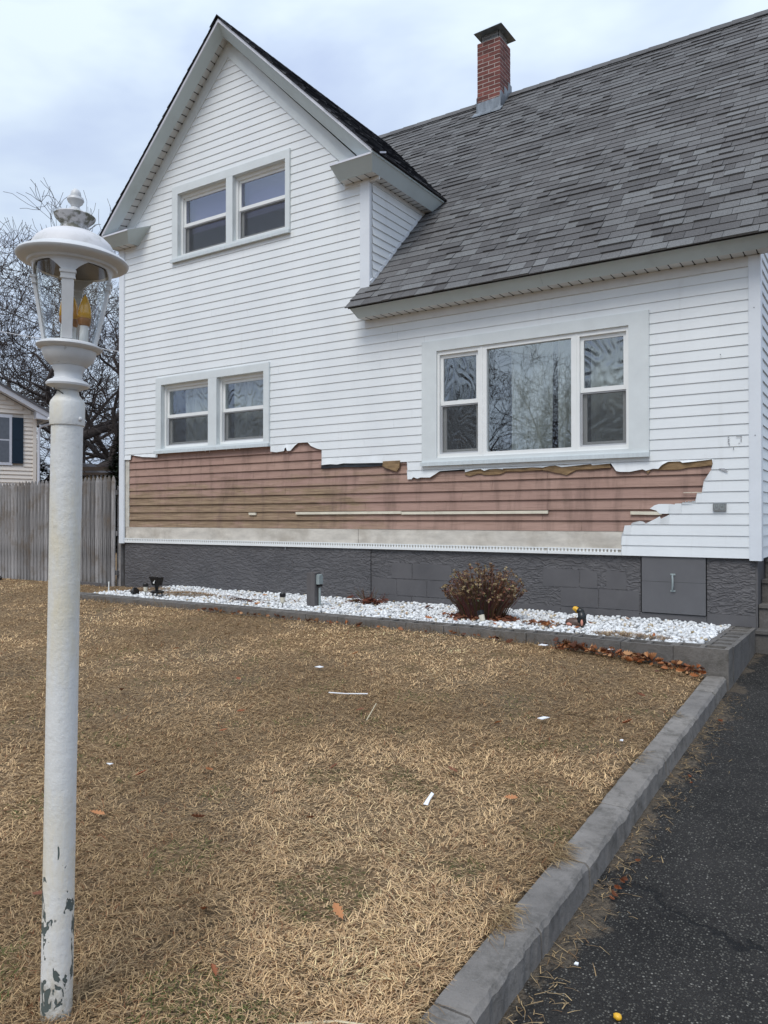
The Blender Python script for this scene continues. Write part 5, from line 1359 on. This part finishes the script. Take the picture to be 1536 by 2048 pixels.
# ------------------------------------------------------------------ lamp post
def lamp():
    LX_, LY_ = -1.015, -6.287; k = .001396
    def Z(py): return .361 - (py-1037)*k
    L = empty('lamp_post', (LX_, LY_, -1.0), 'tall white painted lamp post with a glazed lantern in the near left of the lawn', 'lamp post')
    z0 = -1.0
    # lean as in the photograph: right with height
    rt = Vector((math.cos(math.radians(33.1)), math.sin(math.radians(33.1)), 0))
    lean = math.radians(.85)
    T0 = Matrix.Translation((LX_, LY_, z0)) @ Matrix.Rotation(lean, 4, Vector((-math.sin(math.radians(33.1)), math.cos(math.radians(33.1)), 0))) @ Matrix.Translation((0, 0, -z0))
    def b(mb, name, m, smooth=35, T=T0): return mb.build(name, m, L, smooth, xf=T)
    # shaft with a slightly wavy painted skin
    prof = []; n = 40
    for i in range(n+1):
        z = -1.06 + (Z(848)+1.06)*i/n; prof.append((.0420 + .0012*noise.noise(Vector((z*3, 1, 2))), z))
    b(MB().lathe(prof, n=28), 'shaft', 'post')
    b(MB().lathe([(.0455, Z(850)), (.0465, Z(846)), (.0468, Z(806)), (.044, Z(801)), (.031, Z(788)), (.027, Z(776))], n=28), 'collar', 'post')
    for a in (-2.35, .2): 
        b(MB().blob((.046*math.cos(a), .046*math.sin(a), Z(838)), .0065, (1, 1, 1), 8, 6), 'bolt', 'lampw')
    m = MB()
    for i in range(5):
        a0 = -2.6+R.uniform(-.6, .6); pts = []
        for j in range(5): a = a0+j*.3; r_ = .034-.002*j*(i % 2)+.004*math.sin(j*2+i); pts.append((r_*math.cos(a), r_*math.sin(a), Z(779)-.006*math.sin(j+i)-.004*i*(j/2.0)))
        m.tube(pts, .0012, 4)
    b(m, 'stray_wires', 'cable')
    TH = T0 @ Matrix.Translation((0, 0, Z(780))) @ Matrix.Rotation(math.radians(1.3), 4, Vector((-math.sin(math.radians(33.1)), math.cos(math.radians(33.1)), 0))) @ Matrix.Translation((0, 0, -Z(780)))
    q = lambda r_: r_*k
    def h(mb, name, m, smooth=35): return mb.build(name, m, L, smooth, xf=TH)
    h(MB().lathe([(q(23), Z(779)), (q(25), Z(777)), (q(41), Z(771)), (q(42), Z(767)), (q(38), Z(762)), (q(28), Z(757)), (q(26), Z(752)), (q(27), Z(742)), (q(31), Z(735)), (q(31), Z(731)), (q(36), Z(729)), (q(46), Z(719)), (q(51), Z(707)), (q(52), Z(700)), (q(60), Z(697)), (q(63), Z(693)), (q(62), Z(690)), (q(52), Z(685)), (q(48), Z(684))], n=40), 'base_cup', 'lampw')
    # dome and brim
    h(MB().lathe([(q(70), Z(534)), (q(76), Z(537)), (q(78), Z(534)), (q(84), Z(532)), (q(86), Z(528)), (q(92), Z(526)), (q(101), Z(524)), (q(106), Z(520)), (q(107), Z(517)), (q(104), Z(512)), (q(96), Z(508)), (q(83), Z(503)), (q(80), Z(500))], n=48), 'brim', 'lampw')
    h(MB().lathe([(q(81), Z(502)), (q(79), Z(493)), (q(72), Z(481)), (q(61), Z(471)), (q(47), Z(464)), (q(32), Z(460)), (q(26), Z(459))], n=48), 'dome', 'lampdome')
    h(MB().lathe([(q(28), Z(460)), (q(27), Z(455)), (q(25), Z(449)), (q(25), Z(446)), (q(30), Z(441)), (q(38), Z(433)), (q(40), Z(428)), (q(38), Z(426)), (q(20), Z(422)), (q(14), Z(419))], n=36), 'crown', 'lampdirty')
    h(MB().lathe([(q(15), Z(421)), (q(14), Z(415)), (q(9), Z(412)), (q(7), Z(409)), (q(9), Z(406)), (q(9.5), Z(404)), (q(14), Z(400)), (q(16.5), Z(395)), (q(15), Z(390)), (q(10), Z(388)), (q(10.5), Z(385)), (q(9), Z(378)), (q(5), Z(373)), (q(1), Z(371))], n=28), 'finial', 'lampw')
    h(MB().lathe([(q(68), Z(536)), (q(60), Z(520)), (q(10), Z(500))], n=30), 'hood_lining', 'blackp')
    # arched frame: ring with four columns
    zt, zb_ = Z(536), Z(684); rt_, rb_ = q(74), q(47)
    def rad(z): return rb_ + (rt_-rb_)*(z-zb_)/(zt-zb_)
    view = math.atan2(CAM.y-LY_, CAM.x-LX_); a0 = view - .12
    m = MB(); n = 96; vs = []
    for i in range(n):
        a = a0 + 2*math.pi*i/n; ph = ((i/n*4) % 1.0); ph = min(ph, 1-ph)*2      # 0 at a column, 1 mid-span
        zc = Z(571) + (Z(533.5)-Z(571))*(min(1, max(0, (ph-.12)/.60))**.5)
        for r_off in (0.0015, -.0015):
            for z in (zt+.004, zc): r_ = rad(z)+.001+r_off; vs.append((r_*math.cos(a), r_*math.sin(a), z))
    fs = []
    for i in range(n):
        j = (i+1) % n; fs += [(i*4, j*4, j*4+1, i*4+1), (i*4+2, i*4+3, j*4+3, j*4+2), (i*4+1, j*4+1, j*4+3, i*4+3)]
    m.add(vs, fs); h(m, 'arch_ring', 'lampw', 40)
    for c in range(4):
        a = a0 + c*math.pi/2; m = MB(); er = Vector((math.cos(a), math.sin(a), 0)); et = Vector((-math.sin(a), math.cos(a), 0))
        def bx(z0_, z1_, w0, w1, d0=.004, d1=.004):
            r0, r1 = rad(z0_), rad(z1_); v = []
            for (z, r_, w, d) in ((z0_, r0, w0, d0), (z1_, r1, w1, d1)):
                for sgn, dd in ((-1, 1), (1, 1), (1, -1), (-1, -1)): v.append(er*(r_+.002+d*dd) + et*(sgn*w) + Vector((0, 0, z)))
            m.hexa(v)
        bx(zb_, Z(573), q(9.5), q(11)); bx(Z(573), Z(570), q(14), q(14), .006, .006); bx(Z(570), Z(562), q(13), q(13.5), .005, .005); bx(Z(562), Z(557), q(15), q(15), .007, .007)
        h(m, 'column', 'lampw', False)
    # glass body
    g = glass_pane('lantern_glass', .085, tint=(.97, .985, .98), wob=.02, rings=False)
    m = MB(); n = 64; prof = [(rad(zb_)-.004, zb_), (rad((zb_+zt)/2)-.003, (zb_+zt)/2), (rad(zt)-.004, zt)]
    m.lathe(prof, n=n, cap=False); h(m, 'glass_body', g, True)
    # candle bulbs
    up = Vector((0, 0, 1)); vw = Vector((math.cos(view), math.sin(view), 0)); side = Vector((-vw.y, vw.x, 0))
    for (s_, d_) in ((.036, .0), (-.013, -.006), (.004, -.034)):
        c = vw*d_ + side*s_
        h(MB().lathe([(.0125, Z(690)), (.0120, Z(646))], c, 14), 'candle_sleeve', 'white', True)
        h(MB().lathe([(.0125, Z(646)), (.0165, Z(642)), (.0180, Z(634)), (.0176, Z(631))], c, 18), 'bulb_base', 'brownp', True)
        h(MB().lathe([(.0178, Z(631)), (.0178, Z(618)), (.0150, Z(604)), (.0088, Z(592)), (.0032, Z(585)), (.0008, Z(581))], c, 18), 'bulb', 'gold', True)
    # soil ring at the foot
lamp()

# ------------------------------------------------------------------ picket fence
def fence():
    F = empty('picket_fence', (-11.5, -.05, -.68), 'weathered grey stockade picket fence running left from the house corner', 'fence')
    x = -8.86; i = 0; proto = {}
    zf = 1.015
    while x > -15.5:
        w = R.choice((.072, .080, .086)); tilt = R.uniform(-.006, .006)
        if w not in proto:
            H_ = 1.72; n = 7; m = MB()
            def ring(z, s): return [(w/2*s*math.cos(a), .018*s*(1 if math.sin(a) > -.1 else 1)*math.sin(a), z) for a in [math.pi+math.pi*j/n for j in range(n+1)]] + [(w/2*s, .012*s, z), (-w/2*s, .012*s, z)]
            rs = [ring(0, 1), ring(H_-.085, 1), ring(H_-.03, .62), ring(H_, .12)]; k = len(rs[0])
            m.add([p for r_ in rs for p in r_], [(a*k+j, a*k+(j+1) % k, (a+1)*k+(j+1) % k, (a+1)*k+j) for a in range(3) for j in range(k)] + [tuple(range(3*k, 4*k))])
            me = bpy.data.meshes.new('picket'); me.from_pydata(m.v, [], m.f); me.materials.append(M['fence']); proto[w] = me
        o = bpy.data.objects.new('picket', proto[w]); COL.objects.link(o); o.parent = F
        base = -.76 + R.uniform(-.01, .01); top = zf - .012*(-8.86-x) + R.uniform(-.012, .012)
        o.location = Vector((x-w/2, -.05, base)) - Vector(F.location); o.rotation_euler = (0, tilt, 0); o.scale = (1, 1, (top-base)/1.72)
        x -= w + R.uniform(.006, .015); i += 1
    for z in (.72, .1, -.5): MB().box(-15.5, -8.84, -.028, .02, z, z+.07).build('rail', 'fence', F)
    for x in (-8.86, -11.2, -13.6): MB().box(x-.04, x+.05, .021, .11, -.8, .86).build('fence_post', 'fence', F)
fence()

# ------------------------------------------------------------------ neighbour's house and deck
def neighbour():
    c = Vector((-17.748, 4.339, 0)); d = Vector((.327, .945, 0)).normalized(); nrm = Vector((d.y, -d.x, 0))   # towards the camera
    N_ = empty('neighbour_house', (c.x, c.y, -.66), 'small cream sided house with a navy shutter beyond the fence', 'house')
    def pt(t, z, o=0.0): return c + d*t + Vector((0, 0, z)) + nrm*o
    def quad(t0, t1, z0, z1, o0, o1): return [pt(t0, z0, o0), pt(t1, z0, o0), pt(t1, z0, o1), pt(t0, z0, o1), pt(t0, z1, o0), pt(t1, z1, o0), pt(t1, z1, o1), pt(t0, z1, o1)]
    sl = .52; zE = 3.12; half = 4.2
    def bx(t0, t1, z0, z1, o0, o1, name, m, par=N_): return MB().hexa(quad(t0, t1, z0, z1, o0, o1)).build(name, m, par)
    # gable wall core
    m = MB(); m.prism([pt(0, -.9, -.03), pt(-2*half, -.9, -.03), pt(-2*half, zE, -.03), pt(-half, zE+half*sl, -.03), pt(0, zE, -.03)], -nrm*6); wl = m.build('wall', 'cside', N_)
    k = 0; wx0, wx1, wz0, wz1 = -1.55, -.64, 1.79, 2.97
    while True:
        z0 = -.6 + .105*k; z1 = z0+.105; k += 1
        if z0 > zE+half*sl-.25: break
        ov = max(0, z1-zE)/sl
        a, b = -2*half+ov, -.02-ov
        for (s, e) in (((a, b),) if not (z0 < wz1 and z1 > wz0) else ((a, wx0-.4), (-.32, b))):
            if e-s < .05: continue
            MB().hexa([pt(s, z0, .026), pt(e, z0, .026), pt(e, z0, -.02), pt(s, z0, -.02), pt(s, z1, .002), pt(e, z1, .002), pt(e, z1, -.02), pt(s, z1, -.02)]).build('siding_board', 'cside', wl)
    bx(-.09, 0, -.9, zE-.05, -.02, .035, 'corner_post', 'cside')
    w = bx(wx0-.06, wx1+.06, wz0-.06, wz1+.06, -.02, .03, 'window', 'nwhite')
    for (z0, z1) in ((wz0+.02, (wz0+wz1)/2-.02), ((wz0+wz1)/2+.02, wz1-.02)): bx(wx0+.02, wx1-.02, z0, z1, .0305, .036, 'pane', 'nglass', w)
    for (t0, t1) in ((-.595, -.325), (wx0-.33, wx0-.07)):
        s = bx(t0, t1, 1.78, 2.97, .018, .045, 'shutter', 'navy')
        for z0, z1 in ((1.84, 2.34), (2.40, 2.91)):
            for t in (t0+.04,): bx(t, t1-.04, z0, z1, .0455, .050, 'shutter_panel', 'navy', s)
    # roof with overhang, rake board and boxed end
    for sg in (0, 1):
        te, ta = (.33, -half) if sg == 0 else (-2*half-.33, -half)
        ze = zE - .33*sl + .16; za = zE+half*sl+.16
        MB().hexa([pt(te, ze-.03, .32), pt(ta, za-.03, .32), pt(ta, za-.03, -6.3), pt(te, ze-.03, -6.3), pt(te, ze+.03, .32), pt(ta, za+.03, .32), pt(ta, za+.03, -6.3), pt(te, ze+.03, -6.3)]).build('roof', 'nroof', N_)
        MB().hexa([pt(te, ze-.16, .28), pt(ta, za-.17, .28), pt(ta, za-.17, .25), pt(te, ze-.16, .25), pt(te, ze-.031, .30), pt(ta, za-.031, .30), pt(ta, za-.031, .25), pt(te, ze-.031, .25)]).build('rake_board', 'nwhite', N_)
        MB().hexa([pt(te, ze-.15, .27), pt(ta, za-.16, .27), pt(ta, za-.16, .0), pt(te, ze-.15, .0), pt(te, ze-.13, .27), pt(ta, za-.14, .27), pt(ta, za-.14, .0), pt(te, ze-.13, .0)]).build('soffit', 'nwhite', N_)
    MB().prism([pt(-.06, 2.96, .26), pt(.32, 2.93, .26), pt(.32, 3.05, .26), pt(-.06, 3.26, .26)], -nrm*.3).build('boxed_return', 'nwhite', N_)
    MB().prism([pt(.30, 2.98, .30), pt(.43, 2.99, .30), pt(.43, 3.08, .30), pt(.30, 3.08, .30)], -nrm*6).build('gutter', 'nwhite', N_)
    MB().tube([pt(.36, 2.98, .1), pt(.32, 2.86, .1), pt(.10, 2.78, .06), pt(.05, 2.70, .04), pt(.05, -.6, .04)], .035, 8).build('downspout', 'nwhite', N_)
    # deck railing behind the fence
    D = empty('deck_railing', (-18, 8.0, 0), 'dark stained deck railing with tan balusters showing above the fence', 'railing')
    a, b = Vector((-20.6, 7.2, 0)), Vector((-17.0, 9.6, 0)); dd = (b-a); n = 34
    for z0, z1 in ((1.86, 1.98), (1.72, 1.80), (.9, .98)): MB().slab(a+Vector((0, 0, z0)), b+Vector((0, 0, z0)), b+Vector((0, 0, z1)), a+Vector((0, 0, z1)), (.03, -.05, 0)).build('rail', 'deckw', D)
    for i in range(n+1):
        q = a+dd*(i/n); MB().box(q.x-.022, q.x+.022, q.y-.022, q.y+.022, .85, 1.76).build('baluster', 'deckt', D)
    MB().slab(a+Vector((0, 0, .7)), b+Vector((0, 0, .7)), b+Vector((0, 0, .86)), a+Vector((0, 0, .86)), (-2, 3, 0)).build('deck_floor', 'deckw', D)
    # dark shed roof further back
    Sd = empty('garden_shed', (-22.5, 10.5, -.6), 'low dark roofed shed just visible over the deck railing', 'shed')
    MB().box(-24.2, -21.0, 9.5, 12.0, -.7, 1.9).build('wall', 'deckw', Sd)
    MB().prism([(-23.9, 9.2, 1.8), (-21.3, 9.2, 1.8), (-22.6, 9.2, 2.3)], (0, 3.2, 0)).build('roof', 'nroof', Sd)
neighbour()

# ------------------------------------------------------------------ bare trees
def make_tree(seed, hgt, r0, levels=5, spread=.62, mat='bark', limb=5, twist=.28, trunk_frac=.22, lean=(0, 0)):
    rr = random.Random(seed); VS = []; FS = []; nv = 0
    def tube(pts, rad, n):
        nonlocal nv
        k = len(pts); ref = None; vs = []
        for i, p in enumerate(pts):
            t = (pts[min(i+1, k-1)] - pts[max(i-1, 0)]).normalized()
            if ref is None: ref = t.orthogonal().normalized()
            ref = ref - t*ref.dot(t); ref = ref.normalized() if ref.length > 1e-5 else t.orthogonal().normalized(); w = t.cross(ref)
            for j in range(n):
                a = 6.2832*j/n; vs.append(p+(ref*math.cos(a)+w*math.sin(a))*rad[i])
        VS.extend(vs)
        for i in range(k-1):
            for j in range(n): FS.append((nv+i*n+j, nv+i*n+(j+1) % n, nv+(i+1)*n+(j+1) % n, nv+(i+1)*n+j))
        nv += len(vs)
    def grow(p, d, L, r_, lev):
        seg = 6 if lev < 2 else (5 if lev < 4 else 3)
        pts = [p]; rad = [r_]; q = p.copy(); dr = d.copy(); marks = []
        for i in range(seg):
            dr = (dr + Vector((rr.gauss(0, 1), rr.gauss(0, 1), rr.gauss(0, .6)+(.16 if lev > 0 else .1)))*twist*(.5 if lev == 0 else 1)).normalized()
            q = q + dr*L/seg; pts.append(q.copy()); rad.append(r_*(1-.62*(i+1)/seg) if lev > 0 else r_*(1-.45*(i+1)/seg)); marks.append((q.copy(), dr.copy(), rad[-1]))
        rad = [max(x, .0075) for x in rad]
        tube(pts, rad, 8 if lev == 0 else (6 if lev == 1 else (4 if lev == 2 else 3)))
        if lev >= levels: return
        nb = limb if lev == 0 else rr.choice((4, 5, 6) if lev < 3 else (4, 5))
        for i in range(nb):
            t = rr.uniform(.35 if lev else .45, 1.0) if i else 1.0
            m = marks[min(len(marks)-1, int(t*len(marks)-.001))]
            a = rr.uniform(0, 6.283); o = m[1].orthogonal().normalized(); w = m[1].cross(o); sp = spread*rr.uniform(.6, 1.5)
            nd = (m[1]*math.cos(sp) + (o*math.cos(a)+w*math.sin(a))*math.sin(sp)).normalized()
            grow(m[0], nd, L*rr.uniform(.50, .74) if lev else hgt*rr.uniform(.26, .42), max(m[2]*rr.uniform(.5, .78), .0075), lev+1)
    grow(Vector((0, 0, 0)), Vector((lean[0], lean[1], 1)).normalized(), hgt*trunk_frac*1.5, r0, 0)
    return VS, FS, mat
def tree_mesh(spec):
    VS, FS, mat = spec; me = bpy.data.meshes.new('branches'); me.from_pydata([tuple(v) for v in VS], [], FS); me.materials.append(M[mat]); me.shade_smooth(); return me
TM = [tree_mesh(make_tree(21, 11.5, .36, 5, .70, 'bark', 7, .42)), tree_mesh(make_tree(5, 11.0, .22, 5, .52, 'bark', 6, .34)), tree_mesh(make_tree(44, 7.5, .12, 5, .50, 'bark2', 6, .32))]
def put_tree(i, x, y, rz, s, label, name='bare_tree', z=None, group='bare winter trees'):
    e = bpy.data.objects.new(name, None); e.location = (x, y, (lawn_z(x, y) if z is None else z)-.1); e.rotation_euler = (0, 0, rz); e.scale = (s, s, s)
    place(e, None, label, 'tree', group); o = bpy.data.objects.new('branches', TM[i]); COL.objects.link(o); o.parent = e
    return e
put_tree(0, -23.0, 8.6, .4, 1.08, 'massive dark bare tree with spreading limbs right behind the cream house')
put_tree(0, -27.5, 8.0, 2.6, 1.1, 'broad bare tree reaching over the left edge of the cream roof')
put_tree(1, -24.5, 14.0, 1.2, 1.12, 'tall thin bare tree showing between the lantern and the gable')
put_tree(1, -31.0, 12.0, 4.4, 1.2, 'bare tree far behind the cream house, upper left of the sky')
put_tree(2, -25.0, 17.5, 5.1, 1.4, 'slender bare tree standing beside the white corner board')
# across the street, seen mirrored in the windows
for j, (i, x, y, rz, s) in enumerate(((0, -14, -34, .3, 1.0), (1, -20, -31, 1.4, 1.1), (0, -27, -36, 2.2, .95), (1, -34, -33, 3.3, 1.1), (0, -42, -38, 4.4, 1.0), (1, -9, -37, 5.2, .95), (2, -17, -29, .9, 1.2), (2, -24, -30, 2.9, 1.25), (2, -11.5, -30, 4.0, 1.1), (0, -52, -40, 1.1, 1.05), (2, -30, -29, 1.7, 1.2), (2, -38, -31, .2, 1.2))):
    put_tree(i, x, y, rz, s, 'bare tree across the street, mirrored in the lower windows', 'street_tree', -1.5, 'bare trees across the street mirrored in the windows')

def evergreen(x, y, h, r_, label, n=9000, seed=3, group=None):
    rng = np.random.default_rng(seed); e = empty('evergreen_tree', (x, y, -.7), label, 'tree', group)
    MB().tube([(x, y, -.8), (x, y, h*.9)], [.14, .03], 7).build('trunk', 'bark', e)
    t = rng.uniform(0, 1, n)**1.3; a = rng.uniform(0, 6.28, n); q = np.sqrt(rng.uniform(.15, 1, n)); lob = 1+.22*np.sin(a*5+t*9)+.15*np.sin(a*11-t*17)
    R_ = r_*(1-t)**.75*q*lob; X = x+R_*np.cos(a); Y = y+R_*np.sin(a); Z = -.5+t*h + rng.normal(0, .12, n)
    N = n; l = rng.uniform(.10, .24, N); w = rng.uniform(.02, .05, N); c = np.array([[.022, .034, .020]])*rng.uniform(.5, 1.9, (N, 1))
    o = blades('foliage', X, Y, Z, l, w, a+rng.normal(0, .5, N), rng.uniform(-.2, .5, N), c, rng.uniform(.2, .8, N), 'ever', kind=None)
    o.location = -Vector((x, y, -.7)); o.parent = e
evergreen(-19.0, 8.15, 3.7, .95, 'dark evergreen filling the gap between fence top and house corner', 9000, 4)
evergreen(-26.0, 9.6, 3.2, 2.0, 'dark evergreen shrub behind the cream house corner', 6000, 6)
evergreen(-22, -33, 7, 2.2, 'dark evergreen across the street, mirrored in the picture window', 8000, 9)

# overhead cables
def cable(p0, p1, sag, r_, m, label):
    p0, p1 = Vector(p0), Vector(p1); pts = [p0.lerp(p1, t/14) - Vector((0, 0, sag*4*(t/14)*(1-t/14))) for t in range(15)]
    MB().tube(pts, r_, 6).build('overhead_cable', m, label=label, cat='cable')
cable((-26.0, .6, 9.6), (-8.9, 3.6, 2.4), .25, .014, 'cable', 'dark overhead cable slanting down across the bare trees to the lantern')
cable((-20.0, -.5, 5.6), (-8.85, 2.6, 3.05), .1, .008, 'cablew', 'pale cable reaching the left side of the house below the gable')
cable((-30, -13, 7.0), (6, -11.5, 5.6), .5, .02, 'cable', 'street cable mirrored across the picture window')
